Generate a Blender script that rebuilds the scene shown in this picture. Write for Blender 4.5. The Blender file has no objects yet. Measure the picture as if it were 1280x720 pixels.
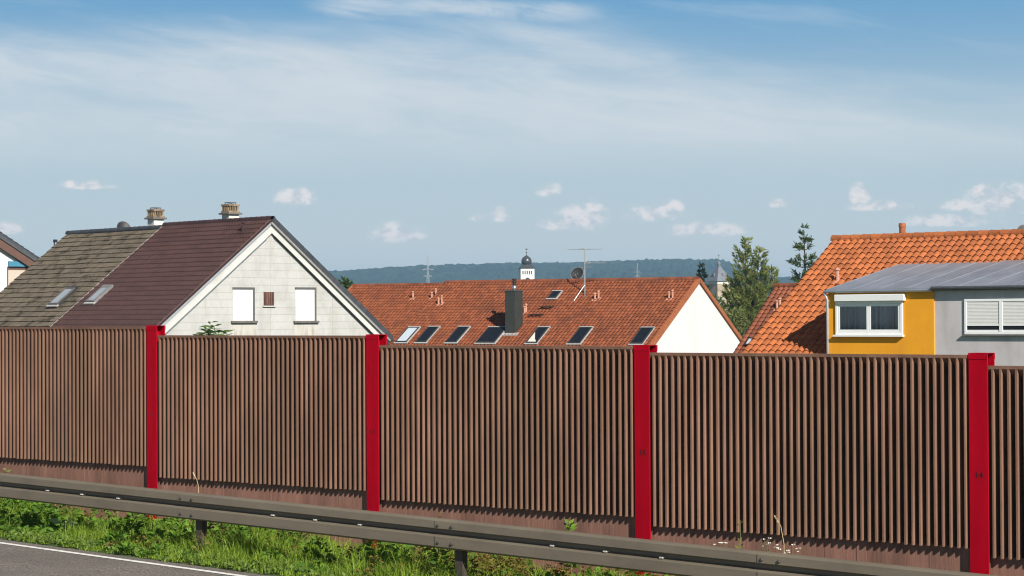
import bpy, math, random
import numpy as np
from math import sin, cos, tan, atan, atan2, radians, pi, sqrt
from mathutils import Vector, Matrix, Euler

S = bpy.context.scene
COL = S.collection
RNG = np.random.default_rng(11)
random.seed(5)

# ------------------------------------------------------------------ camera model
F = 2700.0; ROLL = .005; PITCH = atan(39 / F); CZ = 2.67
CAM = np.array([0, 0, CZ])
def ray(px, py):
    x = px - 640; y = 360 - py
    c, s = cos(ROLL), sin(ROLL)
    xr = x * c + y * s; yr = -x * s + y * c
    d = np.array([xr, F * cos(PITCH) - yr * sin(PITCH), F * sin(PITCH) + yr * cos(PITCH)])
    return d / d[1]
def at(px, py, Y): return CAM + ray(px, py) * Y

# ------------------------------------------------------------------ materials
def _nodes(m):
    m.use_nodes = True
    nt = m.node_tree
    return nt, nt.nodes['Principled BSDF']
def N(nt, t, **kw):
    n = nt.nodes.new(t)
    for k, v in kw.items():
        if k in n.inputs.keys() if hasattr(n.inputs, 'keys') else False: n.inputs[k].default_value = v
        else: setattr(n, k, v)
    return n
def mix(nt, a, b, fac, mode='MIX'):
    n = nt.nodes.new('ShaderNodeMix'); n.data_type = 'RGBA'; n.blend_type = mode
    def put(sock, v):
        if hasattr(v, 'is_linked'): nt.links.new(v, sock)
        elif isinstance(v, (int, float)): sock.default_value = v
        else: sock.default_value = (*v[:3], 1)
    put(n.inputs[0], fac); put(n.inputs[6], a); put(n.inputs[7], b)
    return n.outputs[2]
def ramp(nt, fac, p0, p1, c0=(0, 0, 0), c1=(1, 1, 1)):
    n = nt.nodes.new('ShaderNodeValToRGB')
    n.color_ramp.elements[0].position = p0; n.color_ramp.elements[1].position = p1
    n.color_ramp.elements[0].color = (*c0, 1); n.color_ramp.elements[1].color = (*c1, 1)
    nt.links.new(fac, n.inputs[0]); return n.outputs[0]
def noise(nt, scale=5, stretch=(1, 1, 1), detail=5, rough=.6, coord='Object', off=(0, 0, 0)):
    tc = nt.nodes.new('ShaderNodeTexCoord'); mp = nt.nodes.new('ShaderNodeMapping')
    mp.inputs['Scale'].default_value = stretch; mp.inputs['Location'].default_value = off
    nt.links.new(tc.outputs[coord], mp.inputs[0])
    n = nt.nodes.new('ShaderNodeTexNoise')
    n.inputs['Scale'].default_value = scale; n.inputs['Detail'].default_value = detail; n.inputs['Roughness'].default_value = rough
    nt.links.new(mp.outputs[0], n.inputs[0]); return n.outputs[0]
MATS = {}
def mat(name, col, rough=.7, var=.2, scale=6, stretch=(1, 1, 1), island=0., metal=0., spec=.3, bump=0., bscale=40,
        stain=None, stain_scale=2, stain_p=(.55, .7), stain_stretch=(1, 1, 1), trans=0., col2=None):
    m = bpy.data.materials.new(name); nt, b = _nodes(m)
    col = np.array(col, float)
    dark = tuple(np.clip(col * (1 - var), 0, 1)); lite = tuple(np.clip(col * (1 + var), 0, 1))
    n1 = noise(nt, scale, stretch)
    c = mix(nt, dark, lite, ramp(nt, n1, .3, .7))
    if island or col2 is not None:
        g = nt.nodes.new('ShaderNodeNewGeometry'); ri = g.outputs['Random Per Island']
        if col2 is not None: c = mix(nt, c, col2, ri)
        if island:
            mr = nt.nodes.new('ShaderNodeMapRange'); mr.inputs[3].default_value = 1 - island; mr.inputs[4].default_value = 1 + island
            wn = nt.nodes.new('ShaderNodeTexWhiteNoise'); wn.noise_dimensions = '1D'; nt.links.new(ri, wn.inputs['W'])
            nt.links.new(wn.outputs[0], mr.inputs[0])
            c = mix(nt, c, mr.outputs[0], 1., 'MULTIPLY')
    if stain is not None:
        n2 = noise(nt, stain_scale, stain_stretch, 7, .65, off=(3, 7, 1))
        c = mix(nt, c, stain, ramp(nt, n2, *stain_p))
    nt.links.new(c, b.inputs['Base Color'])
    b.inputs['Roughness'].default_value = rough; b.inputs['Metallic'].default_value = metal
    b.inputs['Specular IOR Level'].default_value = spec
    if trans:
        tr = nt.nodes.new('ShaderNodeBsdfTranslucent'); nt.links.new(c, tr.inputs[0])
        ms = nt.nodes.new('ShaderNodeMixShader'); ms.inputs[0].default_value = trans
        nt.links.new(b.outputs[0], ms.inputs[1]); nt.links.new(tr.outputs[0], ms.inputs[2])
        nt.links.new(ms.outputs[0], nt.nodes['Material Output'].inputs[0])
    if bump:
        bp = nt.nodes.new('ShaderNodeBump'); bp.inputs['Strength'].default_value = bump; bp.inputs['Distance'].default_value = .01
        nt.links.new(noise(nt, bscale, stretch, 6), bp.inputs['Height']); nt.links.new(bp.outputs[0], b.inputs['Normal'])
    MATS[name] = m; return m

panel_m = mat('brown wood concrete', (.232, .127, .086), .9, .22, 2.2, (1, 1, .35), island=.09, bump=.6, bscale=160, spec=.15,
              stain=(.17, .11, .072), stain_scale=1.1, stain_p=(.5, .85), stain_stretch=(1, 1, .5))
plinth_m = mat('brown board marked concrete', (.295, .152, .112), .9, .20, 7, (1, 1, .06), bump=.4, bscale=90, spec=.15,
               stain=(.18, .10, .077), stain_scale=2.3, stain_p=(.5, .8), stain_stretch=(1, 1, .45))
red_m = mat('red paint', (.40, .0010, .012), .6, .06, 2.5, bump=.1, bscale=60, spec=.08, stain=(.35, .002, .012), stain_scale=1.3, stain_p=(.55, .9), stain_stretch=(1, 1, .3))
num_m = mat('black stencil paint', (.02, .004, .006), .7, .1)
num_f = mat('faded stencil paint', (.22, .002, .008), .7, .1)
rail_m = mat('weathered rail steel', (.180, .150, .108), .5, .10, 3, (.6, 1, 3), metal=.15, spec=.4, bump=.08, bscale=50,
             stain=(.125, .103, .074), stain_scale=1.4, stain_p=(.5, .85))
bolt_m = mat('dark bolt steel', (.10, .09, .08), .5, .1, metal=.5)
slottab_m = mat('pale lit slot stand-in', (.6, .57, .52), .5, .1, metal=.3)  # pale colour for the tabs that stand in for lit slots
railpost_m = mat('dark rail post steel', (.075, .062, .05), .6, .2, metal=.3)

def tile_mat(name, col, island, rough, stain, stp, sc=1.6, spec=.25):
    return mat(name, col, rough, .14, 9, island=island, spec=spec, stain=stain, stain_scale=sc, stain_p=stp, bump=.15, bscale=30)
t_maroon = tile_mat('maroon glazed tile', (.056, .027, .023), .2, .38, (.044, .023, .019), (.5, .8), .8, .4)
t_grey = tile_mat('weathered grey brown tile', (.142, .116, .084), .17, .9, (.055, .046, .032), (.52, .64), 1.8, .1)
t_orange = tile_mat('orange clay tile', (.195, .057, .022), .24, .75, (.11, .036, .018), (.52, .75), .55)
t_bright = tile_mat('bright orange clay tile', (.345, .106, .034), .22, .7, (.27, .08, .03), (.55, .8), .9)
t_darkred = tile_mat('dark red clay tile', (.20, .062, .028), .2, .75, (.09, .03, .018), (.5, .75), 1)
t_slate = mat('dark grey ridge tile', (.045, .05, .058), .7, .25, 6, island=.2)
verge_o = mat('orange verge clay', (.32, .105, .042), .8, .15, island=.1)
mortar_m = mat('pale mortar', (.42, .38, .33), .95, .25)
zinc_m = mat('zinc sheet', (.42, .44, .475), .45, .10, 1.2, metal=.55, spec=.5, stain=(.22, .24, .27), stain_scale=.8, stain_p=(.4, .8), stain_stretch=(1, .3, 1))
zincd_m = mat('dark zinc edge', (.10, .105, .11), .5, .15, metal=.4)
yellow_m = mat('yellow plaster', (.80, .345, .022), .92, .06, 1.5, bump=.25, bscale=60, spec=.1, stain=(.66, .27, .03), stain_scale=1.6, stain_p=(.5, .85), stain_stretch=(1, 1, .25))
grey_m = mat('grey plaster', (.51, .48, .475), .92, .05, 1.5, bump=.25, bscale=60, spec=.1, stain=(.38, .35, .34), stain_scale=1.6, stain_p=(.48, .8), stain_stretch=(1, 1, .3))
white_m = mat('white plaster', (.64, .635, .62), .92, .03, 2, spec=.1, bump=.3, bscale=40, stain=(.55, .54, .52), stain_scale=.5, stain_p=(.5, .9), stain_stretch=(1, 1, .4))
pvc_m = mat('white window plastic', (.80, .80, .78), .4, .02, spec=.4)
shut_m = mat('white shutter', (.66, .66, .645), .6, .02)
shutg_m = mat('pale grey shutter slat', (.70, .69, .66), .6, .03)
greytrim_m = mat('dark grey trim', (.10, .10, .095), .6, .1)
dark_m = mat('dark sheet metal', (.035, .036, .034), .5, .15)
sill_m = mat('grey stone sill', (.13, .12, .11), .8, .2)
flue_m = mat('dark green grey cladding', (.050, .053, .046), .45, .15, 3, metal=.2)
steel_m = mat('bright steel', (.6, .6, .6), .3, .1, metal=.9)
alu_m = mat('antenna aluminium', (.42, .42, .41), .45, .1, metal=.5)
black_m = mat('black plastic', (.02, .02, .022), .5, .1)
vent_m = mat('pinkish clay vent', (.50, .25, .17), .8, .15)
brick_m = mat('sooty brown chimney block', (.26, .19, .12), .9, .35, 9, stain=(.06, .05, .04), stain_scale=3, stain_p=(.5, .7))
chim_m = mat('pale chimney render', (.62, .59, .53), .9, .12, 3)
brownwood_m = mat('brown painted board', (.12, .066, .05), .7, .12, 5)
woodslat_m = mat('weathered brown slat', (.13, .06, .045), .8, .45, 14, (1, 1, .2), island=.4)
blue_m = mat('blue blind fabric', (.055, .20, .29), .8, .08)
curtain_m = mat('grey net curtain', (.62, .62, .66), .9, .85, 12, (1, 1, .03))  # light and dark vertical stripes paint the shading of the folds
cream_m = mat('cream panel', (.5, .42, .34), .8, .05)
stone_m = mat('tan stone', (.36, .29, .21), .95, .25, .8, stain=(.25, .21, .16), stain_scale=.6)
slate_m = mat('blue grey slate', (.16, .17, .19), .55, .15, 1, island=.1)
dome_m = mat('dark metal dome', (.085, .088, .085), .35, .15, .5, metal=.5)
apron_m = mat('white lead apron', (.36, .35, .335), .6, .1)

def siding_mat():
    m = bpy.data.materials.new('fibre cement siding'); nt, b = _nodes(m)
    tc = nt.nodes.new('ShaderNodeTexCoord'); sp = nt.nodes.new('ShaderNodeSeparateXYZ'); cb = nt.nodes.new('ShaderNodeCombineXYZ')
    nt.links.new(tc.outputs['Object'], sp.inputs[0]); nt.links.new(sp.outputs[1], cb.inputs[0]); nt.links.new(sp.outputs[2], cb.inputs[1])
    br = nt.nodes.new('ShaderNodeTexBrick'); nt.links.new(cb.outputs[0], br.inputs[0])
    br.inputs['Color1'].default_value = (.465, .46, .445, 1); br.inputs['Color2'].default_value = (.44, .435, .42, 1); br.offset = 0.
    br.inputs['Mortar'].default_value = (.36, .345, .31, 1)
    br.inputs['Scale'].default_value = 1; br.inputs['Mortar Size'].default_value = .011; br.inputs['Mortar Smooth'].default_value = .3
    br.inputs['Brick Width'].default_value = 3.1; br.inputs['Row Height'].default_value = .29
    n = noise(nt, 1.4, (1, 1, .6), 7, .7)
    c = mix(nt, br.outputs[0], (.31, .30, .265), ramp(nt, n, .45, .85))
    n2 = noise(nt, 9, (1, 1, .5), 6, .7)
    c = mix(nt, c, (.53, .515, .48), ramp(nt, n2, .55, .85))
    nt.links.new(c, b.inputs['Base Color']); b.inputs['Roughness'].default_value = .85; b.inputs['Specular IOR Level'].default_value = .15
    bp = nt.nodes.new('ShaderNodeBump'); bp.inputs['Distance'].default_value = .01; bp.inputs['Strength'].default_value = .4; bp.invert = True
    nt.links.new(br.outputs[1], bp.inputs['Height']); nt.links.new(bp.outputs[0], b.inputs['Normal'])
    return m
def per_object(m, amt):
    # each panel or post has weathered to its own tone
    nt = m.node_tree; b = nt.nodes['Principled BSDF']; src = b.inputs['Base Color'].links[0].from_socket
    oi = nt.nodes.new('ShaderNodeObjectInfo'); mr = nt.nodes.new('ShaderNodeMapRange'); mr.inputs[3].default_value = 1 - amt; mr.inputs[4].default_value = 1 + amt
    nt.links.new(oi.outputs['Random'], mr.inputs[0]); st = ramp(nt, noise(nt, 1.6, (2.2, 1, .22), 6, .7, off=(9, 2, 4)), .35, .75, (.80, .80, .80), (1.12, 1.12, 1.12))
    nt.links.new(mix(nt, mix(nt, src, mr.outputs[0], 1., 'MULTIPLY'), st, 1., 'MULTIPLY'), b.inputs['Base Color'])
per_object(panel_m, .07); per_object(plinth_m, .06); per_object(red_m, .05)
siding_m = siding_mat()
def streak_mat():
    # lime and rust streaks running down the siding below a sill: thin sheet of stained board
    m = bpy.data.materials.new('streak stained siding'); nt, b = _nodes(m)
    n = noise(nt, 6, (1, 1.0, .12), 6, .7)
    c = mix(nt, (.47, .45, .41), (.19, .145, .08), ramp(nt, n, .50, .78))
    nt.links.new(c, b.inputs['Base Color']); b.inputs['Roughness'].default_value = .9; return m
streak_m = streak_mat()
def glass(name, col, rough=.06, spec=.8):
    m = bpy.data.materials.new(name); nt, b = _nodes(m)
    b.inputs['Base Color'].default_value = (*col, 1); b.inputs['Roughness'].default_value = rough; b.inputs['Specular IOR Level'].default_value = spec
    n = noise(nt, 2); bp = nt.nodes.new('ShaderNodeBump'); bp.inputs['Strength'].default_value = .03; bp.inputs['Distance'].default_value = .02
    nt.links.new(n, bp.inputs['Height']); nt.links.new(bp.outputs[0], b.inputs['Normal']); return m
darkglass = glass('dark window glass', (.010, .012, .016), .12, .25)
skyglass = glass('roof glass with painted sky', (.50, .56, .60), .15, .6)  # pale base colour paints the reflected sky into the pane
roofpane = glass('dull roof glass', (.33, .36, .38), .2, .5)  # grey base colour paints in a weaker sky reflection
def window_glass():
    m = bpy.data.materials.new('clear window glass'); nt, b = _nodes(m)
    tr = nt.nodes.new('ShaderNodeBsdfTransparent'); tr.inputs[0].default_value = (.75, .78, .8, 1)
    gl = nt.nodes.new('ShaderNodeBsdfGlossy'); gl.inputs['Roughness'].default_value = .03
    fr = nt.nodes.new('ShaderNodeFresnel'); fr.inputs[0].default_value = 1.5
    ms = nt.nodes.new('ShaderNodeMixShader'); nt.links.new(fr.outputs[0], ms.inputs[0]); nt.links.new(tr.outputs[0], ms.inputs[1]); nt.links.new(gl.outputs[0], ms.inputs[2])
    nt.links.new(ms.outputs[0], nt.nodes['Material Output'].inputs[0]); return m
clearglass = window_glass()

leaf = lambda name, c1, c2, tr=.35, isl=.3: mat(name, c1, .6, .15, 3, island=isl, col2=c2, trans=tr, spec=.25)
grass_m = leaf('grass blade', (.135, .24, .016), (.29, .39, .05))
weed_m = leaf('weed leaf', (.062, .155, .014), (.165, .28, .032))
clover_m = leaf('low herb leaf', (.085, .165, .025), (.19, .26, .06))
dry_m = leaf('yellowing herb leaf', (.15, .16, .025), (.20, .11, .035))
burdock_m = leaf('pale broad leaf', (.20, .29, .11), (.27, .36, .17), .2, .1)
shrub_m = leaf('shrub leaf', (.055, .11, .02), (.13, .20, .045))
stem_m = mat('green stem', (.12, .16, .05), .7, .15)
straw_m = mat('dry straw', (.55, .42, .22), .8, .15)
petal_m = mat('white petal', (.85, .82, .72), .7, .05)
pine_m = leaf('pine needles', (.135, .185, .03), (.30, .32, .08), .42, .25)
spruce_m = leaf('spruce needles', (.045, .085, .030), (.11, .15, .055), .25, .3)
darkfir_m = leaf('dark conifer needles', (.012, .030, .014), (.030, .055, .022), .15, .3)
broad_m = leaf('broadleaf foliage', (.040, .085, .018), (.090, .140, .032), .25, .3)
yellowgreen_m = leaf('yellow green foliage', (.10, .13, .025), (.16, .17, .045), .25, .3)
bark_m = mat('bark', (.11, .075, .05), .9, .3, 12)

# ------------------------------------------------------------------ mesh builder
class MB:
    def __init__(s): s.v = []; s.f = []
    def add(s, vs, fs):
        o = len(s.v); s.v += [tuple(p) for p in vs]; s.f += [tuple(i + o for i in f) for f in fs]; return s
    def box(s, x0, x1, y0, y1, z0, z1):
        return s.add([(x0, y0, z0), (x1, y0, z0), (x1, y1, z0), (x0, y1, z0), (x0, y0, z1), (x1, y0, z1), (x1, y1, z1), (x0, y1, z1)],
                     [(0, 3, 2, 1), (4, 5, 6, 7), (0, 1, 5, 4), (1, 2, 6, 5), (2, 3, 7, 6), (3, 0, 4, 7)])
    def hexa(s, p):   # 8 points, bottom loop then top loop
        return s.add(p, [(0, 3, 2, 1), (4, 5, 6, 7), (0, 1, 5, 4), (1, 2, 6, 5), (2, 3, 7, 6), (3, 0, 4, 7)])
    def prism(s, poly, axis, a, b):  # poly in the two other axes
        n = len(poly)
        def mk(q, t):
            if axis == 0: return (t, q[0], q[1])
            if axis == 1: return (q[0], t, q[1])
            return (q[0], q[1], t)
        vs = [mk(q, a) for q in poly] + [mk(q, b) for q in poly]
        return s.add(vs, [tuple(range(n))[::-1], tuple(range(n, 2 * n))] + [(i, (i + 1) % n, n + (i + 1) % n, n + i) for i in range(n)])
    def tube(s, pts, rad, k=8, cap=True):
        pts = [Vector(p) for p in pts]
        if not hasattr(rad, '__len__'): rad = [rad] * len(pts)
        rings = []; prev = None
        vs = []
        for i, p in enumerate(pts):
            d = (pts[min(i + 1, len(pts) - 1)] - pts[max(i - 1, 0)]).normalized()
            a = Vector((0, 0, 1)) if abs(d.z) < .9 else Vector((1, 0, 0))
            u = d.cross(a).normalized() if prev is None else (prev - d * prev.dot(d)).normalized()
            prev = u; w = d.cross(u)
            vs += [p + (u * cos(2 * pi * j / k) + w * sin(2 * pi * j / k)) * rad[i] for j in range(k)]
        fs = [(i * k + j, i * k + (j + 1) % k, (i + 1) * k + (j + 1) % k, (i + 1) * k + j) for i in range(len(pts) - 1) for j in range(k)]
        if cap: fs += [tuple(range(k))[::-1], tuple(range((len(pts) - 1) * k, len(pts) * k))]
        return s.add(vs, fs)
    def lathe(s, prof, k=20, c=(0, 0, 0)):
        vs = [(c[0] + r * cos(2 * pi * j / k), c[1] + r * sin(2 * pi * j / k), c[2] + z) for r, z in prof for j in range(k)]
        fs = [(i * k + j, i * k + (j + 1) % k, (i + 1) * k + (j + 1) % k, (i + 1) * k + j) for i in range(len(prof) - 1) for j in range(k)]
        return s.add(vs, fs)
    def build(s, name, m, parent=None, loc=None, rz=0, smooth=False):
        me = bpy.data.meshes.new(name); me.from_pydata(s.v, [], s.f); me.update()
        me.materials.append(m)
        if smooth: me.polygons.foreach_set('use_smooth', [True] * len(me.polygons))
        o = bpy.data.objects.new(name, me); COL.objects.link(o)
        if parent: o.parent = parent
        if loc is not None: o.location = loc
        if rz: o.rotation_euler.z = rz
        return o
def bevel(o, w=.004, seg=1):
    md = o.modifiers.new('bevel', 'BEVEL'); md.width = w; md.segments = seg; md.limit_method = 'ANGLE'; return o
def tag(o, label=None, cat=None, group=None, kind=None):
    if label: o['label'] = label
    if cat: o['category'] = cat
    if group: o['group'] = group
    if kind: o['kind'] = kind
    return o
def thing(name, label, cat, loc=(0, 0, 0), rz=0, group=None):
    o = bpy.data.objects.new(name, None); COL.objects.link(o); o.empty_display_size = .2
    o.location = loc; o.rotation_euler = (0, 0, rz)
    return tag(o, label, cat, group)

# ------------------------------------------------------------------ noise barrier frame (u along the wall to the right, v towards the road)
P0 = np.array([-4.742, 28.4, 0.])
TH = atan2(3224, 2700); RV = np.array([sin(TH), -cos(TH), 0]); NV = np.array([-cos(TH), -sin(TH), 0]); RZ = atan2(RV[1], RV[0])
SLOPE = .0215
def gz(u): return -SLOPE * max(-150, min(150, u + .7))
def W(u, v, z): return P0 + RV * u + NV * v + np.array([0, 0, z])
def on_v(px, py, v):
    d = ray(px, py); q = CAM - P0; t = (v - q @ NV) / (d @ NV); p = CAM + d * t; q = p - P0
    return q @ RV, q[2]

tops = {-2: 2.85, -1: 2.70, 0: 2.593, 1: 2.478, 2: 2.366, 3: 2.306, 4: 2.202, 5: 2.10, 6: 2.0}   # panel k lies left of post k
bots = {-2: .98, -1: .86, 0: .755, 1: .622, 2: .528, 3: .444, 4: .372, 5: .28, 6: .2}
numbers = {-2: '19', -1: '18', 0: '17', 1: '16', 2: '15', 3: '14', 4: '13'}
def panel_meshes(h):
    mb = MB(); L0, L1 = .15, 3.855; nr = 45; p = (L1 - L0) / nr; D = .115
    rr = random.Random(3)
    # top band, full depth, with grooves running out into it on a ramp
    mb.box(.115, 3.885, 0, D, h - .03, h)
    mb.add([(.115, 0, h - .031), (3.885, 0, h - .031), (3.885, D, h - .135), (.115, D, h - .135)], [(0, 1, 2, 3)])
    for i in range(nr + 1):
        xc = L0 + p * i + rr.uniform(-.001, .001)
        if i == 0: xc = L0 + .0
        wf, wb = .0125 + rr.uniform(-.0013, .0013), .0172
        c = .0035
        z0 = rr.uniform(-.004, .004); z1 = h - .029
        prof = [(xc - wb, D), (xc - wf, c), (xc - wf + c, 0), (xc + wf - c, 0), (xc + wf, c), (xc + wb, D)]
        n = len(prof)
        vs = [(q[0], q[1], z0 + .02 * q[1] / D) for q in prof] + [(q[0], q[1], z1) for q in prof]
        mb.add(vs, [tuple(range(n)), tuple(range(n, 2 * n))[::-1]] + [(j + 1, j, n + j, n + j + 1) for j in range(n - 1)])
    sl = MB(); sl.box(.012, 3.988, D + .001, .132, .015, h - .002)
    return mb, sl
panel_cache = {}
def make_panel(k):
    h = round(tops[k] - bots[k], 2)
    a, b = f'post {numbers[k-1]}' if k - 1 in numbers else 'the next', f'post {numbers[k]}'
    lab = {0: 'ribbed brown noise barrier panel left of the red post with the faded number', 1: 'ribbed brown noise barrier panel left of red post 16',
           2: 'ribbed brown noise barrier panel between red posts 16 and 15', 3: 'ribbed brown noise barrier panel between red posts 15 and 14',
           4: 'ribbed brown noise barrier panel right of red post 14, cut by the picture edge'}.get(k, 'ribbed brown noise barrier panel outside the picture')
    t = thing('noise_barrier_panel', lab, 'noise barrier', W((k - 1) * 4, 0, bots[k]), RZ, 'ribbed brown panels of the noise barrier')
    if h not in panel_cache:
        f, s = panel_meshes(h)
        panel_cache[h] = (f.build('ribbed_facing', panel_m, t).data, s.build('backing_slab', panel_m, t).data)
    else:
        for nm, me in zip(('ribbed_facing', 'backing_slab'), panel_cache[h]):
            o = bpy.data.objects.new(nm, me); COL.objects.link(o); o.parent = t
    lab = {0: 'plain brown concrete plinth below the panel left of the faded red post', 1: 'plain brown concrete plinth below the panel left of red post 16',
           2: 'plain brown concrete plinth below the panel between posts 16 and 15', 3: 'plain brown concrete plinth below the panel between posts 15 and 14',
           4: 'plain brown concrete plinth right of red post 14, at the picture edge'}.get(k, 'plain brown concrete plinth outside the picture')
    mb = MB(); zb = gz((k - .5) * 4) - .5
    # board-marked face: planks set a hair in and out of each other
    rr = random.Random(k + 40); x = .012
    while x < 3.98:
        w = min(rr.choice([.11, .13, .15, .17]), 3.988 - x)
        y = .060 + rr.uniform(0, .004)
        mb.box(x, x + w, y, .131, zb, bots[k] + .013); x += w + .0005
    o = mb.build('concrete_plinth', plinth_m, None, W((k - 1) * 4, 0, 0), RZ)
    tag(o, lab, 'plinth', 'concrete plinths under the noise barrier')
for k in range(-1, 6): make_panel(k) if k in numbers or k == 5 and not numbers.update({5: '12'}) else None

dg = None
def text_mesh(body, size):
    cu = bpy.data.curves.new('number', 'FONT'); cu.body = body; cu.size = size; cu.align_x = 'CENTER'; cu.align_y = 'CENTER'
    cu.extrude = .0008; cu.offset = .003; cu.space_character = 1.35
    o = bpy.data.objects.new('number', cu); COL.objects.link(o)
    d = bpy.context.evaluated_depsgraph_get()
    me = bpy.data.meshes.new_from_object(o.evaluated_get(d)); bpy.data.objects.remove(o); return me
NUMZ = {0: on_v(189, 518, 0)[1], 1: on_v(466, 540, 0)[1], 2: on_v(803, 566, 0)[1], 3: on_v(1220, 594, 0)[1]}
for k in range(-1, 5):
    zt = tops[k] + .012; zb = gz(k * 4) - .6
    lab = {0: 'red steel post with faded number 17', 1: 'red steel post numbered 16', 2: 'red steel post numbered 15', 3: 'red steel post numbered 14, nearest to the camera'}.get(k, 'red steel post outside the picture')
    t = thing('steel_post', lab, 'post', W(k * 4, 0, 0), RZ, 'red posts of the noise barrier')
    mb = MB(); mb.box(-.1, .1, 0, .015, zb, zt); mb.box(-.005, .005, .0155, .1345, zb, zt); mb.box(-.1, .1, .135, .15, zb, zt)
    bevel(mb.build('beam', red_m, t), .002)
    c = MB(); c.box(-.102, .102, -.004, .154, zt + .0005, zt + .007); c.box(-.102, .102, -.004, -.0005, zt - .055, zt)
    c.box(-.102, .102, .1505, .154, zt - .055, zt)
    bevel(c.build('cap', red_m, t), .001)
    if k in NUMZ:
        me = text_mesh(numbers[k], .072); me.materials.clear(); me.materials.append(num_f if k == 0 else num_m)
        o = bpy.data.objects.new('number', me); COL.objects.link(o); o.parent = t
        o.location = (.0, -.001, NUMZ[k]); o.rotation_euler = (pi / 2, 0, 0)

# ------------------------------------------------------------------ guard rail
VR = 1.9
def rz_top(u): return .7468 - SLOPE * (u + .7)
prof = [(.0, .312), (.045, .311), (.072, .303), (.082, .290), (.083, .214), (.077, .207), (.022, .202), (.006, .192), (.006, .158), (.020, .148),
        (.077, .138), (.083, .127), (.082, .024), (.070, .010), (.045, .001), (.0, 0)]
def rail_piece(mb, u0, u1, off=0, off1=None):
    n = len(prof); vs = []
    for back in (0, 1):
        for u in (u0, u1):
            for d, h in prof:
                vs.append((u, -(VR - .083 + d + (off if u == u0 or off1 is None else off1) - (.0035 if back else 0)), rz_top(u) - .312 + h))
    fs = []
    for i in range(n - 1):
        fs.append((i, n + i, n + i + 1, i + 1)); fs.append((2 * n + i, 2 * n + i + 1, 3 * n + i + 1, 3 * n + i))
    for e in (0, 1):
        for i in range(n - 1): fs.append((e * n + i, e * n + i + 1, 2 * n + e * n + i + 1, 2 * n + e * n + i))
    fs += [(0, 2 * n, 3 * n, n), (n - 1, 2 * n - 1, 4 * n - 1, 3 * n - 1)]
    mb.add(vs, fs)
gr = thing('guard_rail', 'long brown grey steel guard rail in front of the noise barrier', 'guard rail', tuple(P0), RZ)
seams = [-5.35 + 4.02 * i for i in range(7)]
for i, u in enumerate(seams[:-1]):
    mb = MB(); rail_piece(mb, u + .001, seams[i + 1])
    sec = mb.build('rail_section', rail_m, gr, smooth=False)
    mb = MB(); rail_piece(mb, u, u + .30, .007, .0006); mb.build('splice', rail_m, sec)
    for du in (.045, .235):
        for h in (.245, .065):
            b = MB(); zc = rz_top(u + du) - .312 + h
            pts = [(u + du, -(VR + .004 + t), zc) for t in (0, .010, .016)]
            b.tube(pts, [.018, .017, .008], 10); b.build('bolt', bolt_m, sec)
    for du in (1.55, 2.22, 2.9):
        zc = rz_top(u + du) - .158
        s = MB(); s.box(u + du - .02, u + du + .02, -(VR - .083 + .068), -(VR - .083 + .008), zc - .002, zc + .012)
        s.build('lit_slot_tab', slottab_m, sec)  # added tab in place of a sunlit slot, shaped proud to catch the sun
    p = MB(); up = u + .25; zt = rz_top(up) - .02; g = gz(up) - .4
    p.box(up - .05, up + .05, -(VR - .088), -(VR - .093), g, zt); p.box(up - .05, up - .045, -(VR - .0935), -(VR - .17), g, zt)
    p.box(up + .045, up + .05, -(VR - .0935), -(VR - .17), g, zt)
    p.build('rail_post', railpost_m, gr)

# ------------------------------------------------------------------ ground, road
def strip(name, rows, m, us, kind='structure'):
    mb = MB(); nv = len(rows)
    vs = []
    for u in us:
        for v, zf in rows: vs.append(W(u, v, zf(u)))
    fs = [(i * nv + j, (i + 1) * nv + j, (i + 1) * nv + j + 1, i * nv + j + 1) for i in range(len(us) - 1) for j in range(nv - 1)]
    mb.add(vs, fs); o = mb.build(name, m); o['kind'] = kind; return o
US = [-7000, -2500, -800, -300, -150, -80, -40, -20, -10, -5, 0, 5, 10, 15, 20, 40, 80, 150, 300, 800, 2500, 7000]
soil_m = mat('earth and turf', (.055, .095, .022), .95, .3, 3, stain=(.08, .075, .035), stain_scale=2, stain_p=(.45, .65), bump=.5, bscale=20)
k_ = lambda dz: (lambda u: gz(u) + dz)
c_ = lambda z: (lambda u: z)
m_ = lambda z, w: (lambda u: z * (1 - w) + gz(u) * w)
strip('ground', [(400, c_(.5)), (40, c_(1.0)), (16, k_(.55)), (13.2, k_(-.05)), (2.2, k_(-.02)), (1.2, k_(-.02)), (-.1, k_(.0)), (-1.2, k_(-.2)), (-6, m_(-2., .4)), (-12, c_(-3)), (-60, c_(-3.2)), (-150, c_(-5)), (-500, c_(-9)), (-1200, c_(-9)), (-9000, c_(-9))], soil_m, US)
road_m = bpy.data.materials.new('asphalt')
nt, b = _nodes(road_m)
n1 = noise(nt, 42, detail=4, rough=.85); n2 = noise(nt, .9, (1, 1, 1), 5)
c = mix(nt, (.05, .043, .036), (.36, .32, .275), ramp(nt, n1, .38, .68)); c = mix(nt, c, (.10, .088, .076), ramp(nt, n2, .4, .95))
nt.links.new(c, b.inputs['Base Color']); b.inputs['Roughness'].default_value = .85; b.inputs['Specular IOR Level'].default_value = .2
bp = nt.nodes.new('ShaderNodeBump'); bp.inputs['Strength'].default_value = .7; bp.inputs['Distance'].default_value = .012
nt.links.new(n1, bp.inputs['Height']); nt.links.new(bp.outputs[0], b.inputs['Normal'])
UR = [-150, -80, -40, -20, -10, 0, 10, 20, 40, 80, 150]
strip('road', [(13, k_(0)), (8, k_(.0)), (2.33, k_(0))], road_m, UR)
line_m = mat('white road paint', (.74, .72, .67), .7, .12, 20, stain=(.3, .27, .23), stain_scale=14, stain_p=(.58, .72), bump=.5, bscale=60)
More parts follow.
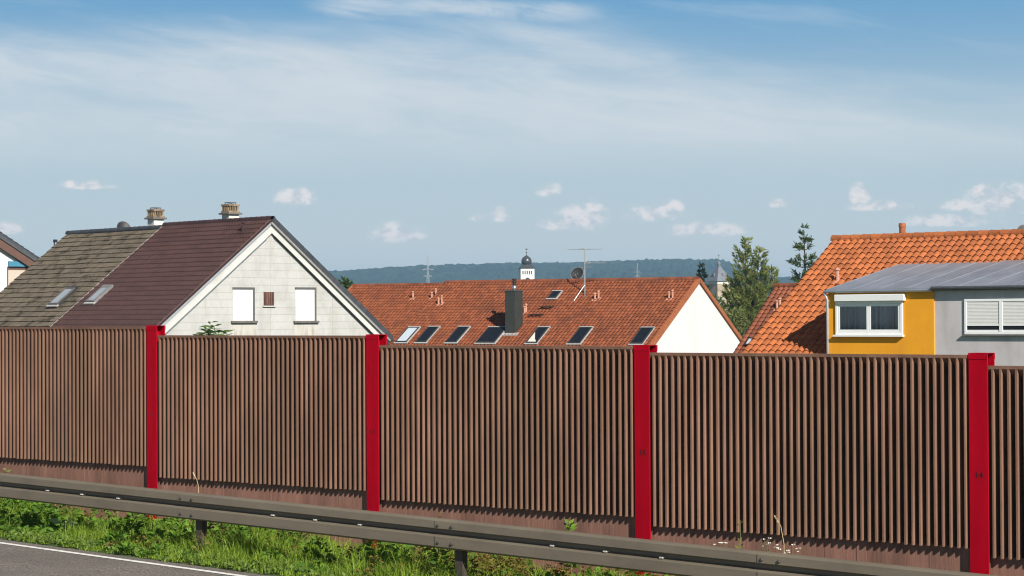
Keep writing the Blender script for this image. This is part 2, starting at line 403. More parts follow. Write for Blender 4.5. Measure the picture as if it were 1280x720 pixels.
o = strip('road_line', [(2.62, k_(.005)), (2.53, k_(.005))], line_m, UR)
strip('road_centre_line', [(7.75, k_(.005)), (7.63, k_(.005))], line_m, UR)

# ------------------------------------------------------------------ vegetation helpers
def rdir(n):
    a = RNG.normal(size=(n, 3)); return a / np.linalg.norm(a, axis=1)[:, None]
def leaves(mb, pos, out, length, width, jitter=.6, fold=0.):
    """diamond leaves at pos pointing along out"""
    n = len(pos); d = out + rdir(n) * jitter; d /= np.linalg.norm(d, axis=1)[:, None]
    s = np.cross(d, rdir(n)); s /= np.linalg.norm(s, axis=1)[:, None] + 1e-9
    L = length * RNG.uniform(.6, 1.3, n)[:, None]; Wd = width * RNG.uniform(.7, 1.25, n)[:, None]
    nn = np.cross(d, s)
    a = pos; b2 = pos + d * L * .45 + s * Wd * .5 + nn * Wd * fold; c2 = pos + d * L; e = pos + d * L * .45 - s * Wd * .5 + nn * Wd * fold
    o = len(mb.v)
    V = np.stack([a, b2, c2, e], 1).reshape(-1, 3)
    mb.v += [tuple(p) for p in V]; mb.f += [(o + 4 * i, o + 4 * i + 1, o + 4 * i + 2, o + 4 * i + 3) for i in range(n)]
def blades(mb, base, h, w, lean=.5):
    n = len(base); az = RNG.uniform(0, 2 * pi, n); dirv = np.stack([np.cos(az), np.sin(az), np.zeros(n)], 1)
    side = np.stack([-np.sin(az), np.cos(az), np.zeros(n)], 1)
    fa = RNG.uniform(0, 2 * pi, n); side = np.stack([np.cos(fa), np.sin(fa), np.zeros(n)], 1)
    H = (h * RNG.uniform(.5, 1.25, n))[:, None]; l = (lean * RNG.uniform(.1, 1., n))[:, None] * H; up = np.array([0, 0, 1.])
    ww = (w * RNG.uniform(.7, 1.3, n))[:, None]
    m1 = base + up * H * .55 + dirv * l * .3; tip = base + up * H * (1 - .25 * l / H) + dirv * l
    V = np.stack([base - side * ww / 2, base + side * ww / 2, m1 + side * ww * .4, m1 - side * ww * .4, tip], 1).reshape(-1, 3)
    o = len(mb.v); mb.v += [tuple(p) for p in V]
    for i in range(n):
        q = o + 5 * i; mb.f.append((q, q + 1, q + 2, q + 3)); mb.f.append((q + 3, q + 2, q + 4))
def Wn(u, v, z): return P0[None] + RV[None] * u[:, None] + NV[None] * v[:, None] + np.array([0, 0, 1.])[None] * z[:, None]
def gzn(u): return -SLOPE * (u + .7)

# turf strip between road and wall: tufts of blades, leafy weeds with stems, low herbs at the kerb
def hmap(u, v):
    """how tall the growth is"""
    k = .5 + .5 * np.sin(u * 2.3 + .7 + np.sin(v * 2.1)); k2 = .5 + .5 * np.sin(u * 5.7 + v * 4.1)
    h = .13 + .15 * k + .07 * k2
    h = h * np.where(v > 1.75, np.clip(1 - (v - 1.75) / .75, .25, 1), 1) * np.where((v < .5) & (u > -3.6), .62, 1.)
    h = h * np.where((u > -.45) & (u < .5) & (v < 2.0), .28, 1) * np.where((u > 2.8) & (u < 5.8), 1.12, 1) * np.where(u > 6.2, .82, 1) * np.where((np.abs(u - 6.75) < .55) & (v > .6), 1.7, 1)
    return h
def edge(u): return 2.27 + .05 * np.sin(u * 5) + .05 * np.sin(u * 13 + 1) + .03 * np.sin(u * 31)
def tufts(mb, n, per, rad, hf, w, lean, keep, vlo=.05):
    u = RNG.uniform(-5, 14, n); v = vlo + (2.33 - vlo) * RNG.uniform(0, 1, n); k = keep(u, v) > RNG.uniform(0, 1, n); u, v = u[k], v[k]
    s_ = RNG.uniform(.45, 1.35, len(u))
    uu = np.repeat(u, per) + RNG.normal(size=len(u) * per) * rad; vv = np.repeat(v, per) + RNG.normal(size=len(u) * per) * rad
    hh = np.repeat(s_, per) * hmap(uu, vv) * hf
    ok = (vv < edge(uu)) & (vv > .0)
    blades(mb, Wn(uu, vv, gzn(uu))[ok], hh[ok], w, lean)
mb = MB()
tufts(mb, 1500, 26, .035, 1.05, .0075, 1.0, lambda u, v: np.where(u < 2.2, .55, 1.) * np.where(u > 6.3, .45, 1.))
u = RNG.uniform(-5, 14, 17000); v = RNG.uniform(.05, 2.33, 17000); ok = v < edge(u)
blades(mb, Wn(u, v, gzn(u))[ok], (.45 * hmap(u, v) + .02)[ok], .007, .9)
tufts(mb, 1500, 20, .03, .8, .007, 1.0, lambda u, v: np.where(v > 1.5, 1., .0), 1.4)
tag(mb.build('grass', grass_m), 'bright green grass along the road edge under the guard rail', 'grass', kind='stuff')
def weedy(mb, n, keep, hf, nl, ll, lw, vmax=2.25):
    u = RNG.uniform(-5, 14, n); v = RNG.uniform(.05, vmax, n); k = keep(u, v) > RNG.uniform(0, 1, n)
    for a, b_ in zip(u[k], v[k]):
        h = float(hmap(np.array([a]), np.array([b_]))[0]) * hf * RNG.uniform(.55, 1.3); m_ = int(nl * RNG.uniform(.6, 1.3))
        f = RNG.uniform(.15, 1, m_) ** .7; az = np.arange(m_) * 2.4 + RNG.uniform(0, 6); r = .07 * (1.15 - f) + .015
        lean = RNG.normal(size=2) * .06
        uu = a + np.cos(az) * r + lean[0] * f; vv = b_ + np.sin(az) * r + lean[1] * f
        o_ = RV[None] * np.cos(az)[:, None] + NV[None] * np.sin(az)[:, None] + np.array([[0, 0, .35]])
        leaves(mb, Wn(uu, vv, gzn(uu) + h * f), o_, ll, lw, .45, .12)
mb = MB(); weedy(mb, 1500, lambda u, v: np.where(u < 2.4, .9, np.where(u < 5.7, .33, .25)) * np.where(v > 1.85, .35, 1) * (.55 + .45 * np.sin(u * 2.2 + .6 + v)), 1.15, 30, .085, .05)
tag(mb.build('weeds', weed_m), 'dark leafy weeds growing at the foot of the barrier', 'weeds', kind='stuff')
mb = MB(); n = 7500
u = RNG.uniform(-5, 14, n); v = RNG.uniform(1.8, 2.36, n); ok = (v < edge(u) + .03) & (np.sin(u * 6 + v * 9) + np.sin(u * 2.1) > -.7); u, v = u[ok], v[ok]
leaves(mb, Wn(u, v, gzn(u) + .015 + .07 * RNG.uniform(0, 1, len(u))), np.tile([[0, 0, .3]], (len(u), 1)), .05, .032, 1., .1)
tag(mb.build('clover', clover_m), 'low pale green herbs at the edge of the asphalt', 'ground cover', kind='stuff')
mb = MB(); weedy(mb, 900, lambda u, v: np.where(u > 5.9, .9, .10) * np.where(v < 1.2, 1, .5), 1.15, 36, .05, .026, 2.1)
tag(mb.build('dry_weeds', dry_m), 'yellow and brown tinged weeds behind the guard rail', 'weeds', kind='stuff')

def broad_plant(name, label, cat, u, v, h, nl, ll, lw, m, group=None, droop=.0, spread=.12, top_only=False):
    t = thing(name, label, cat, W(u, v, gz(u) if v > -.5 else gz(u) - .3), 0, group)
    st = MB(); lf = MB(); rr = random.Random(int(u * 100))
    for j in range(max(1, nl // 22)):
        a = rr.uniform(0, 2 * pi); sx, sy = cos(a) * spread * rr.random(), sin(a) * spread * rr.random(); hh = h * rr.uniform(.8, 1)
        st.tube([(sx * .3, sy * .3, 0), (sx * .7, sy * .7, hh * .5), (sx, sy, hh)], [.006, .005, .002], 5)
        n = min(nl, 22); f = np.linspace(.35 if not top_only else .7, 1, n)
        pos = np.stack([sx * f, sy * f, hh * f], 1); az = np.arange(n) * 2.4 + rr.random() * 6
        out = np.stack([np.cos(az), np.sin(az), np.full(n, .45 - droop)], 1)
        leaves(lf, pos, out, ll, lw, .25, .12)
    st.build('stem', stem_m, t); lf.build('foliage', m, t); return t
u, z = on_v(550, 648, .9); broad_plant('weed_plant', 'slender pale weed rising above the rail between posts 16 and 15', 'plant', u, .9, z - gz(u) + .12, 44, .05, .025, dry_m, spread=.1)
u, z = on_v(717, 648, .9); broad_plant('nettle_plant', 'bushy bright green plant behind the rail just left of post 15', 'plant', u, .9, z - gz(u) + .03, 66, .09, .05, weed_m, spread=.09)
u, z = on_v(924, 648, 1.); broad_plant('tall_weed', 'tall narrow weed against the panel right of post 15', 'plant', u, 1., z - gz(u), 40, .06, .018, dry_m, spread=.03)
u, z = on_v(3, 586, .9); broad_plant('weed_plant', 'yellow green weed above the rail at the far end of the wall', 'plant', u, .9, z - gz(u) + .02, 40, .07, .04, yellowgreen_m, spread=.08)
def flowers(px, py, label, n, spread):
    u, z = on_v(px, py, 1.1); h = z - gz(u)
    t = thing('flowering_weed', label, 'flower', W(u, 1.1, gz(u)), 0, 'small white flowers behind the guard rail')
    st = MB(); fl = MB(); lf = MB(); rr = random.Random(px)
    for j in range(n):
        x = rr.uniform(-spread, spread); y = rr.uniform(-.04, .04); hh = h * rr.uniform(.9, 1.02)
        st.tube([(x * .3, y, 0), (x * .7, y, hh * .6), (x, y, hh)], [.004, .003, .0015], 4)
        for q in range(7):
            a = q * 2 * pi / 7
            leaves(fl, np.array([[x, y, hh]]), np.array([[cos(a), sin(a), .4]]), .020, .013, .15)
        leaves(lf, np.tile([[x * .8, y, hh * .8]], (5, 1)) + RNG.normal(size=(5, 3)) * .02, np.tile([[0, 0, 1.]], (5, 1)), .05, .012, .8)
    st.build('stem', stem_m, t); fl.build('blossom', petal_m, t); lf.build('foliage', dry_m, t)
flowers(900, 678, 'sparse white flowers just right of post 15', 4, .07)
flowers(959, 675, 'small tuft of white flowers left of the dry grass stalk', 5, .05)
flowers(985, 683, 'dense tuft of white flowers right of the dry grass stalk', 13, .12)
def stalk(pts, label, v):
    q = [on_v(px, py, v) for px, py in pts]; u0 = q[0][0]
    t = thing('grass_stalk', label, 'grass stalk', W(u0, v, gz(u0)), RZ)
    mb = MB(); P = [(0, 0, 0)] + [(uu - u0, 0, zz - gz(u0)) for uu, zz in q]
    mb.tube(P, [.003] * (len(P) - 1) + [.001], 5); mb.build('stem', straw_m, t)
    e = MB(); a, b2 = np.array(P[-2]), np.array(P[-1]); k = 26
    leaves(e, a + (b2 - a) * RNG.uniform(0, 1, (k, 1)), np.tile([(b2 - a) / np.linalg.norm(b2 - a)], (k, 1)), .03, .007, .35); e.build('seed_head', straw_m, t)
stalk([(980, 680), (976, 658), (969, 646)], 'dry straw stalk with seed head bent over the guard rail', 1.2)
stalk([(248, 607), (246, 600), (242, 592)], 'thin dry twig against the plinth right of the faded red post', .4)
# broad pale leaves in the verge
def burdock(u, v, label):
    t = thing('broad_leaf_weed', label, 'plant', W(u, v, gz(u)), 0)
    lf = MB(); st = MB(); n = 7
    for j in range(n):
        a = j * 2.4; r = .05
        st.tube([(0, 0, 0), (cos(a) * r * .6, sin(a) * r * .6, .10), (cos(a) * r, sin(a) * r, .14 + .02 * (j % 3))], .003, 4)
        leaves(lf, np.array([[cos(a) * r, sin(a) * r, .14 + .02 * (j % 3)]]), np.array([[cos(a), sin(a), .3]]), .14, .10, .2, .1)
    st.build('stem', stem_m, t); lf.build('foliage', burdock_m, t)
burdock(.15, 1.55, 'pale broad leaved weed by the foot of the faded red post'); burdock(2.95, 1.62, 'pale broad leaved weed right of the first rail post')
burdock(-3.2, 1.5, 'pale broad leaved weed at the far end of the verge')
# shrub peeping over the wall
u, z = on_v(266, 403, -.7)
t = thing('leafy_shrub', 'leafy green shrub peeping over the barrier between the two left posts', 'shrub', W(u, -.7, gz(u) - .25), RZ)
st = MB(); lf = MB(); h = z - gz(u) + .25
for x, hh in ((-.24, .95), (-.13, .98), (-.05, 1.0), (.03, .985), (.12, .955), (.27, .955), (-.32, .94), (.2, .93)):
    H = h * hh; st.tube([(x * .2, 0, 0), (x * .6, 0, H * .5), (x, 0, H)], [.012, .009, .003], 5)
    k = 46; f = np.linspace(.84, 1, k); az = np.arange(k) * 2.4
    leaves(lf, np.stack([x * f, 0 * f, H * f], 1), np.stack([np.cos(az), np.sin(az), np.full(k, .1)], 1), .14, .032, .25, .1)
st.build('stem', stem_m, t); lf.build('foliage', shrub_m, t)

# ------------------------------------------------------------------ houses
class House:
    """local x along the ridge to the right and nearer, y up the front slope away from us, z up; ridge at y=0, z=zr"""
    def __init__(s, name, label, cat, th, apex, Y, tp, zb, group=None, xoff=0):
        th = radians(th); s.r = np.array([sin(th), -cos(th), 0]); s.g = np.array([cos(th), sin(th), 0])
        s.A = at(*apex, Y) + s.r * xoff
        s.zb = zb; s.zr = s.A[2] - zb; s.tp = tp; s.cp = 1 / sqrt(1 + tp * tp); s.sp = tp * s.cp
        s.e = thing(name, label, cat, (s.A[0], s.A[1], zb), atan2(s.r[1], s.r[0]), group)
        s.rz = atan2(s.r[1], s.r[0])
    def lray(s, px, py):
        d = ray(px, py); q = CAM - np.array([s.A[0], s.A[1], s.zb]); return np.array([q @ s.r, q @ s.g, q[2]]), np.array([d @ s.r, d @ s.g, d[2]])
    def hit(s, px, py, nrm, k):
        o, d = s.lray(px, py); nrm = np.array(nrm, float); return o + d * ((k - o @ nrm) / (d @ nrm))
    def on_roof(s, px, py, n=0.03):
        p = s.hit(px, py, (0, -s.sp, s.cp), s.zr * s.cp + n); return p[0], (-p[1] - n * s.sp) / s.cp
    def on_gable(s, px, py, x): p = s.hit(px, py, (1, 0, 0), x); return p[1], p[2]
    def on_front(s, px, py, y): p = s.hit(px, py, (0, 1, 0), y); return p[0], p[2]
    def P(s, x, d, n, side=-1):   # point on a slope: x along ridge, d down the slope, n off the surface
        return (x, side * (d * s.cp + n * s.sp), s.zr - d * s.sp + n * s.cp)
    def world(s, p): return np.array([s.A[0], s.A[1], s.zb]) + s.r * p[0] + s.g * p[1] + np.array([0, 0, p[2]])

def tiles(h, x0, x1, d0, d1, w, gauge, rolls, amp, m, side=-1, lift=.03, lip=.035, seed=1, parent=None, skip=None, irregular=0., name='roof_tiles'):
    """overlapping roof tiles, each its own little curved sheet with a thick lower edge"""
    rr = random.Random(seed); mb = MB()
    nx = max(1, round((x1 - x0) / w)); w = (x1 - x0) / nx; ny = max(1, round((d1 - d0) / gauge)); ga = (d1 - d0) / ny
    K = 6 * rolls
    for j in range(ny):
        for i in range(nx):
            xa = x0 + i * w; da = d0 + j * ga; db = da + ga + .03
            if skip and skip(xa + w / 2, da + ga / 2): continue
            o1 = rr.uniform(-1, 1) * irregular; o2 = rr.uniform(-1, 1) * irregular; oz = rr.uniform(0, 1) * irregular
            top = []; bot = []; lipv = []
            for k in range(K + 1):
                f = k / K; x = xa + f * w * 1.0
                hgt = amp * abs(sin(pi * rolls * f)) ** .75
                top.append(h.P(x, da, hgt * .8 + .004 + oz, side)); dd = db + o1 + (o2 - o1) * f
                bot.append(h.P(x, dd, hgt + lift + oz, side)); lipv.append(h.P(x, dd - .004, hgt + lift - lip + oz, side))
            n = K + 1; vs = top + bot + lipv
            fs = []
            for k in range(K):
                q = [(k, n + k, n + k + 1, k + 1), (n + k, 2 * n + k, 2 * n + k + 1, n + k + 1)]
                fs += q if side < 0 else [a[::-1] for a in q]
            mb.add(vs, fs)
    return mb.build(name, m, parent or h.e)
def deck(h, x0, x1, half, m, th=.12, name='roof', parent=None):
    mb = MB(); D = half / h.cp
    for sd in (-1, 1):
        a = [h.P(x, d, n, sd) for n in (-th, -.002) for x, d in ((x0, 0), (x1, 0), (x1, D), (x0, D))]
        mb.hexa(a)
    return mb.build(name, m, parent or h.e)
def ridge(h, x0, x1, m, r=.11, L=.36, up=.03, parent=None, bump=.02):
    mb = MB(); n = max(1, round((x1 - x0) / L)); L = (x1 - x0) / n
    for i in range(n):
        xa = x0 + i * L; vs = []; k = 8
        for x, rr in ((xa - .03, r + bump), (xa + L * .25, r + bump * .5), (xa + L, r)):
            for j in range(k + 1):
                a = radians(-15) + radians(210) * j / k; vs.append((x, -cos(a) * rr, h.zr + up - .04 + sin(a) * rr))
        mb.add(vs, [(q * (k + 1) + j, (q + 1) * (k + 1) + j, (q + 1) * (k + 1) + j + 1, q * (k + 1) + j + 1) for q in range(2) for j in range(k)] + [tuple(range(k + 1))])
    return mb.build('ridge_tiles', m, parent or h.e)
def walls(h, x0, x1, half, m, drop=.16, name='wall'):
    """closed body of the house under the roof"""
    zt = h.zr - h.tp * half - drop / h.cp; za = h.zr - drop / h.cp
    mb = MB(); mb.prism([(-half, -.5), (half, -.5), (half, zt), (0, za), (-half, zt)], 0, x0, x1)
    return mb.build(name, m, h.e)
def skylight(h, x0, x1, d0, d1, pane, flash=True, label=None, frame=dark_m, top=apron_m, open_=False):
    """roof window: frame on the slope with pane and lead apron"""
    P = h.P; bw = .07; f = MB()
    def bar(xa, xb, da, db, n0, n1, mb): mb.hexa([P(x, d, n) for n in (n0, n1) for x, d in ((xa, da), (xb, da), (xb, db), (xa, db))])
    bar(x0, x1, d0, d0 + bw, .0, .20, f); bar(x0, x1, d1 - bw, d1, .0, .20, f); bar(x0, x0 + bw, d0 + bw + .001, d1 - bw - .001, .0, .20, f); bar(x1 - bw, x1, d0 + bw + .001, d1 - bw - .001, .0, .20, f)
    o = f.build('skylight', frame, h.e)
    if label: o['label'] = label
    g = MB(); bar(x0 + bw, x1 - bw, d0 + bw, d1 - bw, .165, .18, g); g.build('pane', pane, o)
    if flash:
        a = MB(); bar(x0 - .05, x1 + .05, d0 - .11, d0 - .003, .08, .185, a); bar(x1 + .003, x1 + .03, d0, d1, .03, .16, a); a.build('flashing', top, o)
        a = MB(); n = max(3, int((x1 - x0 + .2) / .15)); ww = (x1 - x0 + .2) / n
        for i in range(n): bar(x0 - .1 + i * ww + .015, x0 - .1 + (i + 1) * ww - .015, d1 + .003, d1 + .12, .10, .15, a)
        a.build('apron', apron_m, o)
    return o
def skylight_px(h, bl, br, tl, pane, **kw):
    xa, da = h.on_roof(*bl, .18); xb, _ = h.on_roof(*br, .18); xt, dt = h.on_roof(*tl, .18)
    return skylight(h, xa, xb, dt, da, pane, **kw)
def vent(h, px, py, ht=.45, r=.055, m=vent_m, pair=False):
    x, d = h.on_roof(px, py); p = h.P(x, d, 0); mb = MB()
    mb.tube([(p[0], p[1], p[2] - .05), (p[0], p[1], p[2] + ht)], r, 10); mb.tube([(p[0], p[1], p[2] + ht + .002), (p[0], p[1], p[2] + ht + .03), (p[0], p[1], p[2] + ht + .10)], [r * 1.5, r * 1.7, r * .3], 10)
    a = [h.P(x + sx, d + sd, n) for n in (.03, .075) for sx, sd in ((-.14, -.15), (.14, -.15), (.14, .18), (-.14, .18))]
    mb.hexa(a); return mb.build('vent_pipe', m, h.e, smooth=False)

# ---- house pair A: grey roof (left) and maroon roof with siding gable (right)
gA = 'semi-detached pair behind the barrier'
A1 = House('gabled_house', 'house with maroon tiled roof and pale board clad gable', 'house', 43, (341, 274), 85, .78, -3.2)
half = 6.05
deck(A1, -7.5, 0, half, t_maroon, .12)
tiles(A1, -7.5, -.02, .05, half / A1.cp, .36, .30, 2, .085, t_maroon, lift=.03, lip=.05, seed=2)
ridge(A1, -7.5, .03, t_maroon, .12, .36, .05)
walls(A1, -7.45, -.18, half - .55, siding_m, .2)
# barge boards
mb = MB()
for sd in (-1, 1):
    D = half / A1.cp - .05
    for n0, n1, xx in ((-.43, -.125, (-.10, -.06)),):
        mb.hexa([A1.P(x, d, n, sd) for n in (n0, n1) for x, d in ((xx[0], .0 if n == n1 else 0), (xx[1], 0), (xx[1], D), (xx[0], D))])
# mitre at the apex is hidden by an overlap of the two boards set 2 mm apart
bo = mb.build('barge_board', mat('white painted board', (.52, .515, .49), .7, .05, 3, stain=(.45, .44, .40), stain_scale=1), A1.e)
for i, vtx in enumerate(bo.data.vertices):
    if i >= 8: vtx.co.x += .002
mb = MB()
mb.hexa([A1.P(x, d, n, 1) for n in (-.455, -.433) for x, d in ((-.15, .5), (-.045, .5), (-.045, half / A1.cp), (-.15, half / A1.cp))])
mb.build('barge_trim', dark_m, A1.e)
mb = MB()
mb.hexa([A1.P(x, d, n, -1) for n in (-.465, -.445) for x, d in ((-.15, .62), (-.075, .62), (-.075, half / A1.cp), (-.15, half / A1.cp))])
mb.hexa([A1.P(x, d, n, -1) for n in (-.124, -.05) for x, d in ((-.05, .02), (.012, .02), (.012, half / A1.cp), (-.05, half / A1.cp))])
mb.build('barge_trim', mat('blue grey metal trim', (.30, .33, .36), .5, .1), A1.e)
mb = MB()
mb.hexa([A1.P(x, d, n, 1) for n in (-.20, -.124) for x, d in ((-.05, .02), (.06, .02), (.06, half / A1.cp), (-.05, half / A1.cp))])
mb.build('verge_strip', mat('grey verge strip', (.26, .25, .24), .7, .15), A1.e)
# dark verge tiles along the right rake
mb = MB(); nn = 22; L = half / A1.cp / nn
for i in range(nn):
    mb.hexa([A1.P(x, d, n, 1) for n, lf_ in ((-.11, 0), (.09, .0)) for x, d in ((-.02, i * L), (.05, i * L), (.05, (i + 1) * L + .02), (-.02, (i + 1) * L + .02))])
mb.build('verge_tiles', t_slate, A1.e)
tiles(A1, -7.5, -.03, .05, half / A1.cp, .36, .30, 1, .05, t_maroon, side=1, seed=7)
# eave box and gutter at the right foot of the gable
mb = MB(); z0 = A1.zr - A1.tp * half
mb.box(-.17, .02, half - .62, half - .12, z0 - .42, z0 - .02); mb.build('eave_box', dark_m, A1.e)
mb = MB(); mb.tube([(-7.4, half + .02, z0 - .10), (.02, half + .02, z0 - .10)], .075, 10); mb.build('gutter', dark_m, A1.e)
# gable windows with closed roller shutters
def gable_window(h, x, p0, p1):
    ya, za = h.on_gable(*p0, x); yb, zb_ = h.on_gable(*p1, x); z0, z1 = min(za, zb_), max(za, zb_)
    f = MB(); w = .05    # dark strips at the right side and top only
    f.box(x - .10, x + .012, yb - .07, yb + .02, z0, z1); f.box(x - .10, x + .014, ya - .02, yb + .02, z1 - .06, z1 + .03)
    o = f.build('window', greytrim_m, h.e)
    s = MB(); k = 26; hh = (z1 - z0 - .07) / k
    for i in range(k): s.box(x - .07, x + .004, ya + .016, yb - .072, z0 + .01 + i * hh + .002, z0 + .01 + (i + 1) * hh)
    s.build('shutter', shut_m, o)
    s = MB(); s.box(x - .05, x + .11, ya - .10, yb + .09, z0 - .08, z0 - .001); s.build('sill', sill_m, o)
    return ya, yb, z0
W1 = gable_window(A1, -.178, (291, 360), (318, 401)); W2 = gable_window(A1, -.178, (369, 360), (395, 401))
for wy in (W1, W2):
    mb = MB(); mb.box(-.179, -.174, wy[0] - .05, wy[1] + .08, wy[2] - .75, wy[2] - .082); mb.build('stained_board', streak_m, A1.e)
ya, za = A1.on_gable(329.5, 365, -.178); yb, zb_ = A1.on_gable(342.5, 382, -.178)
mb = MB(); mb.box(-.18, -.165, ya, yb, zb_, za); o = mb.build('vent_opening', black_m, A1.e)
s = MB(); k = 5; ww = (yb - ya) / k
for i in range(k): s.box(-.17, -.15 + .004 * (i % 2), ya + i * ww + .012, ya + (i + 1) * ww - .012, zb_ + .02, za - .01)
s.build('louvre_slats', woodslat_m, o)
s = MB(); s.box(-.178, -.11, ya - .05, yb + .05, zb_ - .05, zb_ - .002); s.build('sill', mat('pale sill', (.45, .43, .4), .8), o)
skylight_px(A1, (107, 376.5), (117, 376.5), (126.5, 358), roofpane, frame=mat('grey skylight frame', (.16, .15, .15), .5), top=mat('bronze flashing', (.2, .19, .19), .6))
vent(A1, 303, 291, .38, .05, t_maroon)
def old_chimney(h, px, ytop, yb=.55, sc=1.):
    x = h.hit(px, ytop, (0, 1, 0), yb)[0]; zt = h.hit(px, ytop, (0, 1, 0), yb)[2]
    w = .36 * sc; d = .36 * sc
    b = MB(); b.box(x - w, x + w, yb - d, yb + d, h.zr - 1.2, zt - .50); o = b.build('chimney', chim_m, h.e)
    b = MB(); b.box(x - w - .10, x + w + .10, yb - d - .10, yb + d + .10, zt - .499, zt - .43); b.build('cap_slab', sill_m, o)
    b = MB(); z0, z1 = zt - .429, zt - .08; ww = w * .88
    # hollow block with outlet openings on every face
    for ax in range(4):
        cx = [(-1, 0), (1, 0), (0, -1), (0, 1)][ax]
        for q in range(4):
            a0 = -ww + q * ww * 2 / 3.6; a1 = a0 + ww * 2 / 9
            if cx[0]: b.box(x + cx[0] * ww - .05, x + cx[0] * ww + .05, yb + a0, yb + a1, z0 + .08, z1 - .08)
            else: b.box(x + a0, x + a1, yb + cx[1] * ww - .05, yb + cx[1] * ww + .05, z0 + .08, z1 - .08)
    b.box(x - ww - .06, x + ww + .06, yb - ww - .06, yb + ww + .06, z0, z0 + .078); b.box(x - ww - .06, x + ww + .06, yb - ww - .06, yb + ww + .06, z1 - .078, z1)
    b.build('outlet_block', brick_m, o)
    b = MB(); b.box(x - ww * .5, x + ww * .5, yb - ww * .5, yb + ww * .5, z0 + .05, z1 - .02); b.build('flue', black_m, o)
    b = MB(); b.box(x - ww * .8, x + ww * .8, yb - ww * .8, yb + ww * .8, zt - .03, zt)
    for sx in (-.7, .7):
        for sy in (-.7, .7): b.tube([(x + sx * ww, yb + sy * ww, z1), (x + sx * ww, yb + sy * ww, zt - .02)], .015, 5)
    b.build('cowl', zincd_m, o)
old_chimney(A1, 288, 253, sc=.68)

A2 = House('gabled_house', 'house with weathered grey brown roof left of the maroon roof', 'house', 43, (341, 274), 85, .78, -3.2, xoff=-7.5)
A2.A = A2.A - np.array([0, 0, .09]); A2.zr -= .09
deck(A2, -7.65, -.002, half, t_grey, .12)
tiles(A2, -7.65, -.1, .05, half / A2.cp, .30, .33, 1, .022, t_grey, lift=.04, lip=.045, seed=5, irregular=.02)
ridge(A2, -7.65, -.02, t_slate, .12, .38, .05)
walls(A2, -7.4, -.06, half - .55, white_m, .2)
mb = MB(); mb.hexa([A2.P(x, d, n) for n in (.02, .125) for x, d in ((-.10, .05), (-.002, .05), (.0, half / A2.cp), (-.10, half / A2.cp))]); mb.build('mortar_joint', mortar_m, A2.e)
skylight_px(A2, (60, 380), (71, 380), (81, 360), roofpane, frame=mat('old skylight frame', (.12, .115, .11), .6), top=dark_m)
old_chimney(A2, 194.5, 259.5, sc=.68)
mb = MB(); p = A2.P(-7.6, .9, .05); mb.tube([p, (p[0], p[1], p[2] + .25)], .03, 6); mb.box(p[0] - .05, p[0] + .22, p[1] - .03, p[1] + .03, p[2] + .12, p[2] + .24); mb.build('bracket', black_m, A2.e)
def dish(label, wp, aim, r, m, name='satellite_dish', rim=None):
    """round dish on a short mast; aim is a horizontal azimuth in degrees from +Y clockwise"""
    t = thing(name, label, 'satellite dish', wp, -radians(aim))
    mb = MB(); pr = [(r * f, .22 * r * f * f) for f in (0.02, .3, .55, .8, 1)]
    bowl = MB(); bowl.lathe(pr + [(r * 1.02, .22 * r), (r, .22 * r - .015)] + [(q[0], q[1] - .02) for q in pr[::-1][1:]], 28)
    o = bowl.build('bowl', m, t, smooth=True); o.rotation_euler = (-pi / 2 + .45, 0, 0); o.location = (0, .12, 0)
    rm = MB(); rm.lathe([(r * 1.0, .22 * r + .002), (r * 1.05, .22 * r + .002), (r * 1.05, .22 * r - .02)], 28); rm.build('rim', rim or greytrim_m, o)
    mb.tube([(0, 0, -r * 1.6), (0, 0, .05)], .03, 8); mb.tube([(0, 0, 0), (0, .12, 0)], .04, 8); mb.build('mast', alu_m, t)
    a = MB(); a.tube([(0, .14, -r * .9), (0, r * 1.0, -.12)], .014, 6); a.tube([(0, r * .95, -.14), (0, r * 1.12, -.06)], .035, 8); a.build('arm', alu_m, t)
    return t
wp = A2.world(A2.hit(153, 285.5, (0, 1, 0), .5)); dish('black satellite dish showing over the grey roof ridge', wp, 150, .30, black_m)

# ---- house E at the far left edge
E1 = House('gabled_house', 'white house with brown barge board at the far left edge', 'house', 43, (-75, 240), 100, .57, -3)
deck(E1, -9, .0, 7.5, t_slate, .13)
tiles(E1, -9, 0, .05, 7.5 / E1.cp, .33, .33, 1, .04, t_slate, side=1, seed=9)
ridge(E1, -9, .02, t_slate, .12, .38)
walls(E1, -8.8, -.32, 7.0, white_m, .2)
mb = MB()
for sd in (-1, 1): mb.hexa([E1.P(x, d, n, sd) for n in (-.62, -.26) for x, d in ((-.25, .0), (-.06, .0), (-.06, 7.4 / E1.cp), (-.25, 7.4 / E1.cp))])
bo = mb.build('barge_board', brownwood_m, E1.e)
for i, vtx in enumerate(bo.data.vertices):
    if i >= 8: vtx.co.x += .002
mb = MB()
for sd in (-1, 1): mb.hexa([E1.P(x + .003 * sd, d, n, sd) for n in (-.258, -.10) for x, d in ((-.25, .0), (.0, .0), (.0, 7.45 / E1.cp), (-.25, 7.45 / E1.cp))])
mb.build('verge_strip', mat('slate grey verge', (.07, .075, .08), .7), E1.e)
ya, za = E1.on_gable(10, 326.5, -.318); yb, zb_ = E1.on_gable(36, 333.5, -.318)
mb = MB(); mb.box(-.318, -.315, ya, yb + .4, zb_ - 1.3, zb_ - .16); o = mb.build('window', cream_m, E1.e)
mb = MB(); mb.box(-.318, -.20, ya - .01, yb + .42, zb_, za); mb.build('blind', blue_m, o)
mb = MB(); mb.box(-.318, -.30, ya - .01, yb + .42, zb_ - .15, zb_ - .002); mb.build('lintel', brownwood_m, o)
mb = MB(); mb.box(-.318, -.28, ya - .06, ya - .011, zb_ - 1.3, zb_ - .01); mb.build('frame', greytrim_m, o)

